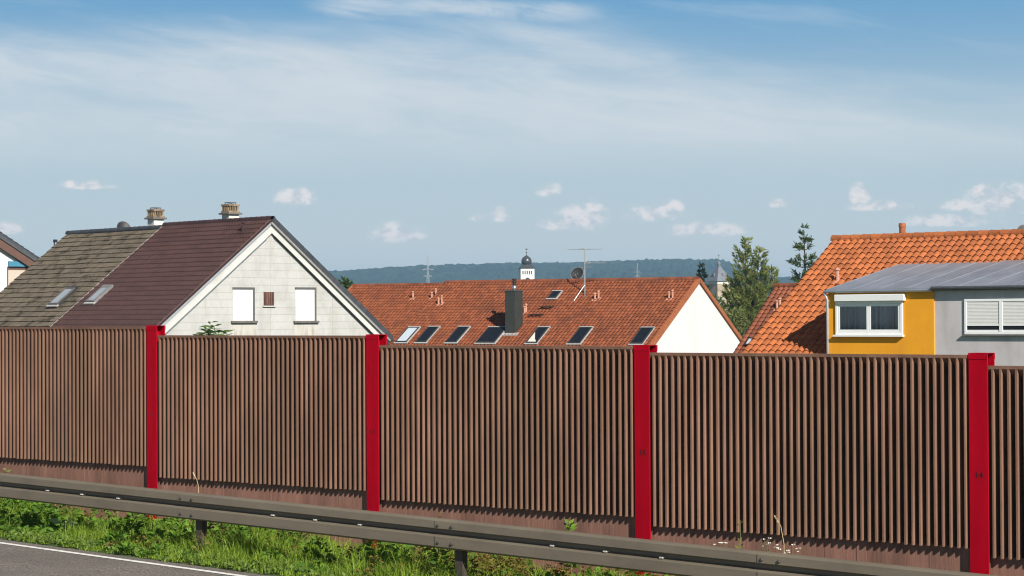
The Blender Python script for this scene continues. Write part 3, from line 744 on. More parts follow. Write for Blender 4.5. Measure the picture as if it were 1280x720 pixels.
# ---- row B: long orange roof with white gable
YB = 130; tB = .60; zbB = -4.6; halfB = 8.2
B1 = House('terraced_house', 'right house of the orange roofed row, with blank white gable', 'house', 60, (875, 349), YB, tB, zbB, 'orange roofed terraced row')
xs = B1.hit(557, 351, (0, 1, 0), 0)[0]; xl = B1.hit(441, 353, (0, 1, 0), 0)[0]
deck(B1, xs, 0, halfB, t_orange, .14)
tiles(B1, xs, -.16, .05, halfB / B1.cp, .25, .34, 1, .085, t_orange, lift=.03, lip=.055, seed=11)
ridge(B1, xs, .02, t_darkred, .14, .38, .05)
walls(B1, xs + .1, -.10, halfB - .3, white_m, .16)
mb = MB(); nn = 27; L = halfB / B1.cp / nn
for sd in (-1, 1):
    for i in range(nn):
        mb.hexa([B1.P(x, d, n, sd) for n in (-.16, .085) for x, d in ((-.155, i * L), (.03, i * L), (.03, (i + 1) * L + .02), (-.155, (i + 1) * L + .02))])
mb.build('verge_tiles', verge_o, B1.e)
B2 = House('terraced_house', 'left house of the orange roofed row, with slightly lower ridge', 'house', 60, (875, 349), YB, tB, zbB, 'orange roofed terraced row', xoff=xs)
B2.A = B2.A - np.array([0, 0, .13]); B2.zr -= .13
x2 = xl - xs
deck(B2, x2, -.003, halfB, t_orange, .14)
tiles(B2, x2 + .1, -.12, .05, halfB / B2.cp, .25, .34, 1, .085, t_orange, lift=.03, lip=.055, seed=12)
ridge(B2, x2, -.01, t_darkred, .14, .38, .05)
walls(B2, x2 + .15, -.12, halfB - .3, white_m, .16)
mb = MB(); mb.hexa([B2.P(x, d, n) for n in (.02, .10) for x, d in ((x2 - .05, 0), (x2 + .1, 0), (x2 + .1, halfB / B2.cp), (x2 - .05, halfB / B2.cp))]); mb.build('verge_tiles', verge_o, B2.e)
mb = MB(); mb.hexa([B2.P(x, d, n) for n in (.02, .075) for x, d in ((-.12, .05), (-.005, .05), (-.005, halfB / B2.cp), (-.12, halfB / B2.cp))]); mb.build('verge_flashing', mat('dark clay flashing', (.20, .07, .04), .8), B2.e)
ivory = glass('white roller blind behind glass', (.66, .62, .52), .25, .4)
skylight_px(B1, (494, 427), (508, 427), (506, 409), skyglass, label='pale skylight with painted sky reflection at the left end')
for h, bl, br, tl, pn in ((B1, (519, 427), (532.5, 427), (533.5, 408.5), darkglass), (B1, (556.5, 427.2), (570.5, 427.2), (571, 408.5), darkglass), (B1, (594.5, 427.8), (618, 427.8), (609, 409), darkglass),
                          (B1, (657, 428), (671, 428), (672, 409), darkglass), (B1, (709.5, 428.5), (725, 428.5), (723, 409), darkglass), (B1, (787, 429), (803, 429), (801, 409.5), darkglass)):
    o = skylight_px(h, bl, br, tl, pn)
    if bl[0] == 657:
        o['label'] = 'skylight with a white blind half drawn'
        x0, d1 = h.on_roof(*bl, .18); x1, _ = h.on_roof(*br, .18); _, d0 = h.on_roof(*tl, .18)
        b = MB(); b.add([h.P(x0 + .08, d0 + .55, .184), h.P(x0 + .08, d1 - .09, .184), h.P(x1 - .10, d1 - .09, .184), h.P(x1 - .34, d1 - .09 - .35, .184)], [(0, 1, 2, 3)])
        md = b.build('blind', ivory, o).modifiers.new('t', 'SOLIDIFY'); md.thickness = .004
xa, da = B1.on_roof(685, 374.5); xb, _ = B1.on_roof(693, 374.5); _, dt = B1.on_roof(692, 366.5)
skylight(B1, xa, xb + .15, dt, da, darkglass, label='small dark roof hatch', flash=True)
# clad chimney
x0, d0 = B1.on_roof(641, 418); p = B1.P(x0, d0, 0)
xw = B1.on_front(631.5, 417, p[1])[0]; xe = B1.on_front(643.5, 417, p[1])[0]; zt = B1.on_front(640, 364, p[1])[1]
mb = MB(); mb.box(xw, xe, p[1], p[1] + .98, p[2] - .4, zt); ch = mb.build('chimney', flue_m, B1.e)
mb = MB(); mb.box(xw - .03, xe + .03, p[1] - .03, p[1] + 1.01, zt + .001, zt + .06); mb.build('cap_slab', zincd_m, ch)
xm = (xw + xe) / 2; mb = MB(); mb.tube([(xm, p[1] + .55, zt + .061), (xm, p[1] + .55, zt + .36)], .13, 12); mb.build('flue', steel_m, ch, smooth=True)
mb = MB(); mb.tube([(xm, p[1] + .55, zt + .361), (xm, p[1] + .55, zt + .72)], .105, 12); mb.tube([(xm, p[1] + .55, zt + .721), (xm, p[1] + .55, zt + .77)], [.14, .13], 12); mb.build('cowl', black_m, ch)
mb = MB(); mb.hexa([B1.P(x, d, n) for n in (.06, .095) for x, d in ((xw - .15, d0 - .1), (xe + .25, d0 - .1), (xe + .25, d0 + .22), (xw - .15, d0 + .22))]); mb.build('apron', apron_m, ch)
for h, px, py, hh in ((B2, 516, 373.5, .42), (B2, 539.5, 373, .36), (B2, 544.5, 370, .42), (B1, 548, 381, .40), (B1, 552, 380, .48), (B1, 655.5, 392, .40), (B1, 657.5, 391, .5), (B1, 743.5, 375, .38), (B1, 748, 374, .46), (B1, 836, 374, .40), (B1, 840.5, 373.5, .48)):
    vent(h, px, py, hh, .06)
for px, py in ((684, 386), (671, 395.5)):   # chimney sweep steps
    x, d = B1.on_roof(px, py); mb = MB(); q = B1.P(x, d, .1)
    for i in range(6): mb.box(q[0] - .45 + i * .16, q[0] - .37 + i * .16, q[1] - .15, q[1] + .10, q[2] + .06, q[2] + .09)
    mb.box(q[0] - .45, q[0] + .45, q[1] - .18, q[1] - .151, q[2] + .05, q[2] + .1); mb.box(q[0] - .45, q[0] + .45, q[1] + .101, q[1] + .13, q[2] + .05, q[2] + .1)
    for sx in (-.35, .35): mb.tube([(q[0] + sx, q[1], q[2] + .06), (q[0] + sx, q[1] + .1, q[2] - .15)], .02, 5)
    mb.build('roof_step', dark_m, B1.e)
# aerial mast
x, d = B1.on_roof(731, 367); p = B1.P(x, d, .02); wp = B1.world(p)
zt = at(731, 311, wp[1])[2] - wp[2]
t = thing('roof_aerial', 'tall roof aerial with dipole and yagi on the orange roof', 'aerial', tuple(wp), B1.rz)
mb = MB(); mb.tube([(0, 0, -.1), (0, 0, zt)], .038, 8); mb.tube([(0, 0, .55), (-.35, -.75, -.42)], .022, 6); mb.tube([(0, 0, .5), (.3, -.55, -.30)], .018, 6); mb.build('mast', alu_m, t)
mb = MB(); zz = zt - .03
mb.tube([(-1.1, -.15, zz), (1.15, .15, zz)], .016, 6); mb.tube([(-.15, 1., zz + .015), (.15, -1., zz + .015)], .016, 6); mb.tube([(0, 0, zz - .05), (0, 0, zz + .06)], .06, 8); mb.build('dipole', alu_m, t)
zz = at(731, 328.5, wp[1])[2] - wp[2]
mb = MB(); mb.tube([(-.1, 0, zz), (1.25, .3, zz)], .014, 6)
for i in range(12):
    f = .25 + i * .085; l = .13 - .004 * i; mb.tube([(f * 1.1, f * .26 - l, zz), (f * 1.1, f * .26 + l, zz)], .008, 5); mb.tube([(f * 1.1, f * .26, zz - .07), (f * 1.1, f * .26, zz + .07)], .006, 5)
mb.box(.12, .30, .02, .1, zz - .05, zz + .05)
for i in range(5): mb.tube([(.12 , -.15, zz - .28 + i * .07), (.34, .3, zz - .28 + i * .07)], .007, 4)
mb.build('yagi', alu_m, t)
wp2 = B1.world(B1.hit(723, 342.5, (0, 1, 0), .6)); dish('dark mesh satellite dish behind the orange roof ridge beside the aerial', wp2, 205, .42, dark_m, rim=alu_m)

# ---- house C: bright orange roof with wide zinc dormer, yellow half and grey half
YC = 72; tC = .667; zbC = -3.2; halfC = 6.5
C1 = House('dormer_house', 'bright orange roofed house with yellow dormer front', 'house', 50, (1043, 300), YC, tC, zbC, 'pair of dormer houses')
xd0 = 3.30; xd1 = 6.935; xend = 15.2; yE = -5.9; zE = C1.zr - 1.742; zR = C1.zr - .864; yR = -1.296
C2 = House('dormer_house', 'house with grey dormer front and closed white shutters', 'house', 50, (1043, 300), YC, tC, zbC, 'pair of dormer houses', xoff=xd1)
deck(C1, 0, xd0, halfC, t_bright, .13); deck(C1, xd0 + .002, xd1 - .001, 5.5, t_bright, .13)
tiles(C1, -.02, xd1, .05, halfC / C1.cp, .25, .31, 1, .095, t_bright, lift=.028, lip=.05, seed=21, skip=lambda x, d: x > xd0 - .1 and d > 2.9)
ridge(C1, -.03, xd1, t_bright, .14, .38, .05)
walls(C1, .25, xd1 - .002, 5.1, white_m, .2)
deck(C2, .001, xend - xd1, 5.5, t_bright, .13)
tiles(C2, 0, xend - xd1, .05, 2.2, .25, .31, 1, .095, t_bright, lift=.028, lip=.05, seed=22)
ridge(C2, 0, xend - xd1, t_bright, .14, .38, .05)
walls(C2, .002, xend - xd1 - .1, 5.1, grey_m, .2)
# zinc dormer roof
def zinc(h, x0, x1, y0, z0, y1, z1, m=zinc_m):
    mb = MB(); sl = (z1 - z0) / (y1 - y0)
    mb.hexa([(x0, y0, z0 - .05), (x1, y0, z0 - .05), (x1, y1 + .5, z1 + .5 * sl - .05), (x0, y1 + .5, z1 + .5 * sl - .05), (x0, y0, z0), (x1, y0, z0), (x1, y1 + .5, z1 + .5 * sl), (x0, y1 + .5, z1 + .5 * sl)])
    n = max(1, round((x1 - x0) / .82))
    for i in range(n + 1):
        x = x0 + .012 + (x1 - x0 - .024) * i / n
        mb.hexa([(x - .011, y0 + .02, z0 + .001), (x + .011, y0 + .02, z0 + .001), (x + .011, y1 + .1, z1 + .1 * sl), (x - .011, y1 + .1, z1 + .1 * sl),
                 (x - .011, y0 + .02, z0 + .012), (x + .011, y0 + .02, z0 + .012), (x + .011, y1 + .1, z1 + .1 * sl + .012), (x - .011, y1 + .1, z1 + .1 * sl + .012)])
    return mb.build('dormer_roof', m, h.e)
zinc(C1, xd0, xd1 - .002, yE, zE, yR, zR)
zinc(C2, .002, xend - xd1, yE - .04, zE + .05, yR, zR + .03)
def dormer_wall(h, x0, x1, yf, zt, m, zb_=3.0):
    mb = MB(); sl = (zR - zE) / (yR - yE); yb = -1.6
    mb.prism([(yf, zb_), (yb, zb_), (yb, zt + sl * (yb - yf)), (yf, zt)], 0, x0, x1); return mb.build('dormer_wall', m, h.e)
yF = -5.85; yG = -5.81
dormer_wall(C1, xd0 + .06, xd1 - .001, yF, zE - .053, yellow_m)
dormer_wall(C2, .001, xend - xd1 - .05, yG, zE - .0, grey_m)
mb = MB(); mb.box(xd0, xd1 - .002, yE - .02, yE + .03, zE - .10, zE - .052); mb.tube([(xd0 - .02, yE - .06, zE - .06), (xd1, yE - .06, zE - .06)], .045, 10); mb.build('gutter', zinc_m, C1.e)
mb = MB(); mb.box(.0, xend - xd1, yE - .05, yE + .03, zE - .07, zE - .004); mb.tube([(-.01, yE - .09, zE - .0), (xend - xd1, yE - .09, zE - .0)], .05, 10); mb.build('gutter', zincd_m, C2.e)
mb = MB(); mb.tube([(xd0 - .02, yE - .05, zE - .08), (xd0 + .03, yF - .02, zE - .30), (xd0 + .03, yF - .02, zE - 3.2)], .042, 10); mb.build('downpipe', mat('pale zinc pipe', (.42, .44, .45), .5, .1, metal=.3), C1.e, smooth=True)
# yellow window
def fr(h, px, py, y): return h.on_front(px, py, y)
xa, za = fr(C1, 1045, 377, yF); xb, zb_ = fr(C1, 1129, 418.5, yF)
def casement(h, x0, x1, z0, z1, y, n=2):
    f = MB(); b = .075
    f.box(x0, x1, y - .05, y + .05, z1 - b, z1); f.box(x0, x1, y - .05, y + .05, z0, z0 + b); f.box(x0, x0 + b, y - .05, y + .05, z0 + b + .0005, z1 - b - .0005); f.box(x1 - b, x1, y - .05, y + .05, z0 + b + .0005, z1 - b - .0005)
    return f, b
f, b = casement(C1, xa, xb, zb_, za, yF); o = f.build('window', pvc_m, C1.e); bevel(o, .006)
xm = (xa + xb) / 2
for s0, s1 in ((xa + b + .003, xm - .002), (xm + .002, xb - b - .003)):
    z0, z1 = zb_ + b + .003, za - b - .003; c2 = .075
    g = MB(); yy0, yy1 = yF - .038, yF + .045
    g.box(s0, s1, yy0, yy1, z1 - c2, z1); g.box(s0, s1, yy0, yy1, z0, z0 + c2); g.box(s0, s0 + c2, yy0, yy1, z0 + c2 + .0005, z1 - c2 - .0005); g.box(s1 - c2, s1, yy0, yy1, z0 + c2 + .0005, z1 - c2 - .0005)
    sash = bevel(g.build('sash', pvc_m, o), .006)
    g = MB(); g.box(s0 + c2, s1 - c2, yF - .032, yF - .028, z0 + c2, z1 - c2); g.build('pane', clearglass, o)
    cu = MB(); nn = 60; vs = []
    for i in range(nn + 1):
        x = s0 + c2 + (s1 - s0 - 2 * c2) * i / nn; yy = yF - .012 + .006 * sin(i * 1.15 + sin(i * .31)) + .004 * sin(i * .43 + 1)
        vs += [(x, yy, z0 + c2), (x, yy, z1 - c2)]
    cu.add(vs, [(2 * i, 2 * i + 2, 2 * i + 3, 2 * i + 1) for i in range(nn)]); cu.build('curtain', curtain_m, o, smooth=True)
xa2, zt2 = fr(C1, 1043, 370.5, yF - .12); xb2, zl2 = fr(C1, 1130, 377.3, yF - .12)
mb = MB(); mb.box(xa2, xb2, yF - .14, yF - .001, za + .002, za + (zt2 - zl2) + .02); bevel(mb.build('shutter_box', pvc_m, o), .012)
mb = MB(); mb.box(xa - .05, xb + .04, yF - .12, yF - .001, zb_ - .055, zb_ - .001); mb.build('sill', pvc_m, o)
# grey window with two roller shutters
xa, za = fr(C2, 1206, 374, yG); xm_, zb_ = fr(C2, 1252, 418, yG); xb = 2 * xm_ - xa
f, b = casement(C2, xa, xb, zb_, za, yG); f.box(xm_ - .055, xm_ + .055, yG - .05, yG + .05, zb_ + b + .0005, za - b - .0005)
o = bevel(f.build('window', pvc_m, C2.e), .006)
for s0, s1 in ((xa + b + .002, xm_ - .057), (xm_ + .057, xb - b - .002)):
    z1 = za - b - .002; z0 = zb_ + b + .002
    g = MB(); zs = z0 + .22; k = 16; hh = (z1 - zs) / k
    for i in range(k): g.prism([(yG - .036, zs + i * hh + .004), (yG - .030, zs + i * hh), (yG - .01, zs + i * hh), (yG - .01, zs + (i + 1) * hh - .002), (yG - .030, zs + (i + 1) * hh - .002), (yG - .036, zs + (i + 1) * hh - .012)], 0, s0, s1)
    g.build('shutter', shutg_m, o)
    g = MB(); g.box(s0, s1, yG - .042, yG - .008, zs - .05, zs - .002); g.build('bottom_bar', pvc_m, o)
    g = MB(); g.box(s0, s1, yG - .018, yG - .012, z0 + .055, zs - .052); g.build('pane', darkglass, o)
    g = MB(); g.box(s0 , s1, yG - .034, yG + .02, z0, z0 + .054); g.build('sash', pvc_m, o)
mb = MB(); mb.box(xa - .06, xb + .06, yG - .10, yG - .001, zb_ - .045, zb_ - .001); mb.build('sill', sill_m, o)
vent(C1, 1046.5, 352, .38, .06)
# clay flue pot, dish and bracket on the ridge
x, _ = C1.on_front(1128, 292, .1); zt = C1.on_front(1128, 279, .1)[1]
mb = MB(); mb.tube([(x, .1, C1.zr - .2), (x, .1, zt - .12)], .105, 14); mb.tube([(x, .1, zt - .119), (x, .1, zt)], [.125, .115], 14); mb.build('flue_pot', verge_o, C1.e, smooth=False)
x, z = C1.on_front(1111, 294.5, .1)
mb = MB(); mb.tube([(x, .1, C1.zr), (x, .1, z + .06)], .02, 6); mb.box(x - .10, x + .12, .05, .15, z + .0, z + .05); mb.build('bracket', black_m, C1.e)
wp = C2.world(C2.hit(1279, 294, (0, 1, 0), .6)); dish('grey satellite dish over the right end of the bright orange ridge', wp, 160, .32, mat('grey dish', (.07, .07, .07), .5))

# ---- house D: dark red roof behind C
D1 = House('gabled_house', 'house with dark red tiled roof partly behind the bright orange roof', 'house', 48, (969, 358), 112, .92, -4)
deck(D1, 0, 9, 6.8, t_darkred, .13)
tiles(D1, 0, 7, .05, 6.8 / D1.cp, .30, .30, 1, .09, t_darkred, lift=.03, lip=.05, seed=31)
ridge(D1, -.02, 9, t_darkred, .14, .38, .05)
walls(D1, .2, 8.8, 6.3, white_m, .2)
for px, py, hh in ((971, 387, .42), (974.5, 386, .5)): vent(D1, px, py, hh, .07)
skylight_px(D1, (930, 431), (937, 431), (940, 422), skyglass, flash=False)

# ------------------------------------------------------------------ trees
def tree_base(px, Y, zb): p = at(px, 399, Y); return (p[0], p[1], zb)
def conifer(name, label, px, ytop, Y, zb, width, m, levels=16, upsweep=.2, droop=0., dens=1., leafl=.4, leafw=.06, leaders=None, seed=1, power=.8, bot=.15, nb=7, group=None):
    """whorled branches with needle sprays along them"""
    rr = random.Random(seed); base = tree_base(px, Y, zb); H = at(px, ytop, Y)[2] - zb
    t = thing(name, label, 'tree', base, 0, group); tr = MB(); cr = MB()
    stems = leaders or [(0, 1.0, 1.0)]
    for (ox, hf, wf) in stems:
        h1 = H * hf; split = H * .45 if ox else 0
        pts = [(0, 0, 0), (0, 0, split * .99 + .01), (ox * .6, 0, split + (h1 - split) * .4), (ox, 0, h1)] if ox else [(0, 0, 0), (.1, 0, h1 * .5), (0, 0, h1 * .97)]
        tr.tube(pts, [.20 * H / 12, .13 * H / 12, .09 * H / 12, .015][:len(pts)] if ox else [.22 * H / 12, .12 * H / 12, .015], 7)
        for L in range(levels):
            f = L / (levels - 1); z = h1 * (bot + (1 - bot) * f) * (1) + rr.uniform(-.1, .1)
            if ox and z < split: continue
            cx = 0 if not ox else ox * min(1, (z - split) / (h1 - split) * 1.4)
            R = width * wf * (1 - f) ** power * rr.uniform(.75, 1.1) + .12
            for q in range(max(3, int(nb * (1 - .4 * f)))):
                a = rr.uniform(0, 2 * pi); r = R * rr.uniform(.55, 1.1); k = 5
                P = []
                for i in range(k):
                    s = i / (k - 1); P.append((cx + cos(a) * r * s, sin(a) * r * s, z + r * (upsweep * s * (1.5 * s) - droop * s * (1 - .5 * s))))
                tr.tube(P, [.03 * (1 - .9 * i / (k - 1)) + .004 for i in range(k)], 4, cap=False)
                n = int(max(6, r * 30 * dens)); s = RNG.uniform(.4, 1.04, n); Pn = np.array(P); idx = np.minimum((s * (k - 1)).astype(int), k - 2); fr_ = np.clip(s * (k - 1) - idx, 0, 1.1)[:, None]
                pos = Pn[idx] * (1 - fr_) + Pn[idx + 1] * fr_ + RNG.normal(size=(n, 3)) * .05
                out = np.tile([[cos(a) * .8, sin(a) * .8, .3 + upsweep - droop]], (n, 1))
                leaves(cr, pos, out, leafl, leafw, .75, .1)
    tr.build('trunk', bark_m, t); cr.build('crown', m, t); return t
conifer('pine_tree', 'tall green pine with two leaders rising behind the white gable', 932, 301, 195, -6, 2.5, pine_m, 28, .5, 0, 1.0, .40, .11, [(0, 1.0, .80), (1.3, .95, .70), (-1.1, .80, .74), (2.3, .84, .66)], 3, .45, .28, 9)
conifer('spruce_tree', 'sparse spruce with drooping tips behind the bright orange roof', 1006, 283, 140, -5, 2.7, spruce_m, 24, .35, .15, 1.9, .32, .08, None, 8, .8, .1, 8)
conifer('fir_tree', 'dark fir just left of the slate church spire', 877, 332, 260, -8, 3.0, darkfir_m, 26, .0, .25, 3., .5, .2, None, 12, .9, .1, 8)
def broadleaf(name, label, px, ytop, Y, zb, rx, rh, m, n=60, ll=.28, seed=1, per=60, group=None):
    rr = random.Random(seed); base = tree_base(px, Y, zb); H = at(px, ytop, Y)[2] - zb
    t = thing(name, label, 'tree', base, 0, group); tr = MB(); cr = MB(); zc = H - rh
    tr.tube([(0, 0, 0), (.1, 0, H * .4), (0, 0, H * .75)], [.22, .16, .06], 7)
    for i in range(n):
        d = rdir(1)[0]; s = rr.uniform(.45, .95); c = np.array([d[0] * rx * s, d[1] * rx * s, zc + d[2] * rh * s])
        if i % 3 == 0: tr.tube([(0, 0, H * .35), (c[0] * .5, c[1] * .5, (H * .4 + c[2]) / 2), tuple(c)], [.08, .05, .015], 4, cap=False)
        k = int(per * rr.uniform(.6, 1.3)); rad = rx * rr.uniform(.16, .30); dd = rdir(k)
        pos = c + dd * (rad * RNG.uniform(.3, 1, (k, 1)) ** .5); leaves(cr, pos, dd + np.array([0, 0, .3]), ll, ll * .6, .8, .1)
    tr.build('trunk', bark_m, t); cr.build('crown', m, t); return t
broadleaf('leafy_tree', 'round dark tree between the siding gable and the orange row', 428, 346, 190, -5, 2.3, 3.4, broad_m, 130, .34, 2, 90)
broadleaf('leafy_tree', 'yellow green bushy tree at the foot of the tall pine', 914, 376, 180, -5, 2.3, 2.8, yellowgreen_m, 55, .26, 4)
broadleaf('leafy_tree', 'small green tree right of the tall pine, above the dark red roof', 950, 385, 230, -6, 2.6, 3.0, broad_m, 60, .3, 6)
broadleaf('leafy_tree', 'dark tree in front of the stone church tower', 893, 368, 300, -8, 2.2, 3.5, broad_m, 45, .4, 7)
broadleaf('leafy_tree', 'distant round tree right of the pine on the valley floor', 975, 372, 420, -9, 4.5, 4.0, broad_m, 50, .6, 9)
broadleaf('leafy_tree', 'distant tree behind the dark red roof ridge', 990, 366, 520, -9, 5.5, 5.0, broad_m, 50, .7, 10)

# ------------------------------------------------------------------ churches
p = at(658.5, 399, 700); zb = -9
t = thing('church_tower', 'white church tower with dark onion dome beyond the orange ridge', 'church tower', (p[0], p[1], zb), radians(8))
zl = lambda y: at(658.5, y, 700)[2] - zb
w = 2.25; mb = MB(); mb.box(-w, w, -w, w, 0, zl(335.5)); mb.build('shaft', white_m, t)
mb = MB(); zc = zl(340.8)
for i in range(5): mb.box(-1.5 + i * .7 - .17, -1.5 + i * .7 + .17, -w - .04, -w + .1, zc - .6, zc + .55)
mb.build('belfry_openings', dark_m, t)
mb = MB(); mb.tube([(0, -w - .06, zl(350)), (0, -w + .05, zl(350))], .75, 20); mb.build('clock', dark_m, t)
s = lambda y: zl(y) - zl(335.5)
mb = MB(); mb.add([(-w - .3, -w - .3, 0), (w + .3, -w - .3, 0), (w + .3, w + .3, 0), (-w - .3, w + .3, 0), (-1.35, -1.35, s(331)), (1.35, -1.35, s(331)), (1.35, 1.35, s(331)), (-1.35, 1.35, s(331))], [(0, 3, 2, 1), (4, 5, 6, 7), (0, 1, 5, 4), (1, 2, 6, 5), (2, 3, 7, 6), (3, 0, 4, 7)])
o = mb.build('roof', dome_m, t, (0, 0, zl(335.5)))
mb = MB(); mb.lathe([(1.2, s(331)), (1.3, s(330.5)), (1.62, s(329)), (1.72, s(327)), (1.66, s(325)), (1.40, s(323)), (.95, s(321.3)), (.45, s(320)), (.18, s(319)), (.08, s(317)), (.06, s(309.5)), (0, s(309.4))], 24)
mb.build('onion_dome', dome_m, o, smooth=True)
mb = MB(); mb.box(-.45, .45, -.05, .05, s(312), s(311.2)); mb.tube([(0, 0, s(316)), (0, 0, s(315))], .25, 8); mb.build('cross', dome_m, o)

p = at(899, 399, 520)
t = thing('church_tower', 'stone church tower with pointed slate roof behind the pine', 'church tower', (p[0], p[1], zb), radians(32))
zl = lambda y: at(899, y, 520)[2] - zb
w = 1.9; mb = MB(); mb.box(-w, w, -w, w, 0, zl(355)); mb.build('shaft', stone_m, t)
mb = MB(); mb.box(-w - .06, w + .06, -w - .06, w + .06, zl(355) + .001, zl(351.8)); mb.build('cornice', mat('pale cornice', (.6, .58, .52), .8), t)
z0 = zl(351.6); z1 = zl(333)
mb = MB(); q = .32
mb.add([(-w - .4, -w - .4, z0), (w + .4, -w - .4, z0), (w + .4, w + .4, z0), (-w - .4, w + .4, z0), (-q, -q, z1), (q, -q, z1), (q, q, z1), (-q, q, z1)], [(0, 3, 2, 1), (4, 5, 6, 7), (0, 1, 5, 4), (1, 2, 6, 5), (2, 3, 7, 6), (3, 0, 4, 7)])
o = mb.build('roof', slate_m, t)
mb = MB(); mb.lathe([(.34, z1), (.42, z1 + .1), (.42, z1 + .55), (.5, z1 + .6), (.34, z1 + .95), (.12, z1 + 1.25), (.05, z1 + 1.6), (.04, zl(317)), (0, zl(316.9))], 10); mb.build('lantern', slate_m, o)
mb = MB(); mb.box(-.3, .3, -.04, .04, zl(320), zl(319.4)); mb.build('cross', dome_m, o)
mb = MB()
for sx, sy in ((0, -1), (-1, 0)):
    c = (w + .4 - (w + .4 - q) * .42); mb.box(sx * c - .28, sx * c + .28, sy * c - .28, sy * c + .28, z0 + (z1 - z0) * .32, z0 + (z1 - z0) * .52)
mb.build('roof_dormer', slate_m, o)

def pylon(px, ytop, Y, zb, label):
    p = at(px, 399, Y); H = at(px, ytop, Y)[2] - zb
    t = thing('power_pylon', label, 'pylon', (p[0], p[1], zb), radians(20), 'power pylons in the valley')
    mb = MB(); r = .10
    def half_w(z): return 2.2 * (1 - z / H) ** 1.3 + .3
    for sx in (-1, 1):
        for sy in (-1, 1):
            mb.tube([(sx * half_w(H * f), sy * half_w(H * f), H * f) for f in np.linspace(0, 1, 6)], r, 4)
    for i in range(10):
        f0, f1 = i / 10, (i + 1) / 10; a, b2 = half_w(H * f0), half_w(H * f1)
        mb.tube([(-a, -a, H * f0), (b2, -b2, H * f1)], r * .6, 4); mb.tube([(a, a, H * f0), (-b2, b2, H * f1)], r * .6, 4)
    mb.build('mast', pylon_m, t)
    mb = MB()
    for f, l in ((.74, 3.2), (.82, 4.2)):
        mb.tube([(-l, 0, H * f), (0, 0, H * f + 1.), (l, 0, H * f)], r, 4); mb.tube([(-l, 0, H * f), (l, 0, H * f)], r, 4)
    mb.build('crossarm', pylon_m, t)
pylon_m = mat('pale galvanised lattice', (.40, .42, .42), .6, .05)
pylon(535, 319, 1500, -9, 'pale power pylon left of the onion domed tower'); pylon(797, 329, 2300, 8, 'fainter power pylon right of the onion domed tower')

# ------------------------------------------------------------------ hill
hx = [-3000, -400, 0, 415, 440, 535, 600, 660, 740, 860, 905, 935, 962, 1000, 1280, 1700, 4000]
hy = [350, 346, 345, 338, 337, 333, 330, 327, 326, 326.5, 328, 339, 348, 349, 350, 352, 354]
YH = 3500
def hz(X):
    px = 640 + X / YH * F; return 2.67 + (398.6 - np.interp(px, hx, hy)) * YH / F
xsg = np.concatenate([np.linspace(-4200, -1000, 130), np.linspace(-990, 990, 420), np.linspace(1000, 4200, 130)]); ysg = np.concatenate([np.linspace(1100, 3400, 70), np.linspace(3415, 3600, 16), np.linspace(3700, 6000, 8)])
mb = MB(); vs = []
for yv in ysg:
    f = min(1, max(0, (yv - 1100) / 2400)); f = f ** 1.6 if yv <= 3500 else 1 - .25 * (yv - 3500) / 2500
    z = -9.5 + (hz(xsg * (YH / max(yv, 2200) if yv < 3500 else 1)) + 9.5) * f
    z = z + (RNG.normal(size=len(xsg)) * 1.3 + 2.5 * np.sin(xsg * .013 + yv * .01)) * min(1, f * 1.5)
    vs += [(x, yv, zz) for x, zz in zip(xsg, z)]
n = len(xsg); fs = [(i * n + j, i * n + j + 1, (i + 1) * n + j + 1, (i + 1) * n + j) for i in range(len(ysg) - 1) for j in range(n - 1)]
mb.add(vs, fs)
hill_m = bpy.data.materials.new('wooded hillside'); nt, b = _nodes(hill_m)
n1 = noise(nt, .035, detail=8, rough=.75); n2 = noise(nt, .004, detail=4)
c = mix(nt, (.006, .016, .010), (.055, .08, .030), ramp(nt, n1, .42, .62)); c = mix(nt, c, (.025, .045, .02), ramp(nt, n2, .45, .65))
tc = nt.nodes.new('ShaderNodeTexCoord'); sp = nt.nodes.new('ShaderNodeSeparateXYZ'); nt.links.new(tc.outputs['Object'], sp.inputs[0])
ma = nt.nodes.new('ShaderNodeMath'); ma.operation = 'MULTIPLY_ADD'; nt.links.new(n2, ma.inputs[0]); ma.inputs[1].default_value = 40; nt.links.new(sp.outputs[2], ma.inputs[2])
mr = nt.nodes.new('ShaderNodeMapRange'); mr.inputs[1].default_value = 42; mr.inputs[2].default_value = 46; nt.links.new(ma.outputs[0], mr.inputs[0])
c = mix(nt, mix(nt, (.20, .19, .07), (.10, .14, .04), ramp(nt, n2, .4, .6)), c, mr.outputs[0])
nt.links.new(c, b.inputs['Base Color']); b.inputs['Roughness'].default_value = .95; b.inputs['Specular IOR Level'].default_value = .05
o = mb.build('hill', hill_m); o['kind'] = 'structure'

# ------------------------------------------------------------------ haze
hm = bpy.data.materials.new('valley haze'); hm.use_nodes = True; nt = hm.node_tree; nt.nodes.clear()
out = nt.nodes.new('ShaderNodeOutputMaterial'); vol = nt.nodes.new('ShaderNodeVolumePrincipled')
vol.inputs['Color'].default_value = (.37, .62, .89, 1); vol.inputs['Density'].default_value = 0.00017; vol.inputs['Anisotropy'].default_value = .0
nt.links.new(vol.outputs[0], out.inputs['Volume'])
mb = MB(); mb.box(-6500, 6500, -600, 7500, -30, 125); o = mb.build('haze', hm); tag(o, 'thin blue haze over the valley', 'haze', kind='stuff')

# ------------------------------------------------------------------ light
AZ = radians(26); EL = radians(33)
sd = Vector((sin(AZ) * cos(EL), -cos(AZ) * cos(EL), sin(EL)))
L = bpy.data.lights.new('sun', 'SUN'); L.energy = 5.0; L.angle = radians(.5); L.color = (1, .95, .875)
so = bpy.data.objects.new('sun', L); COL.objects.link(so); so.rotation_euler = (-sd).to_track_quat('-Z', 'Y').to_euler(); so.location = (0, -20, 40)

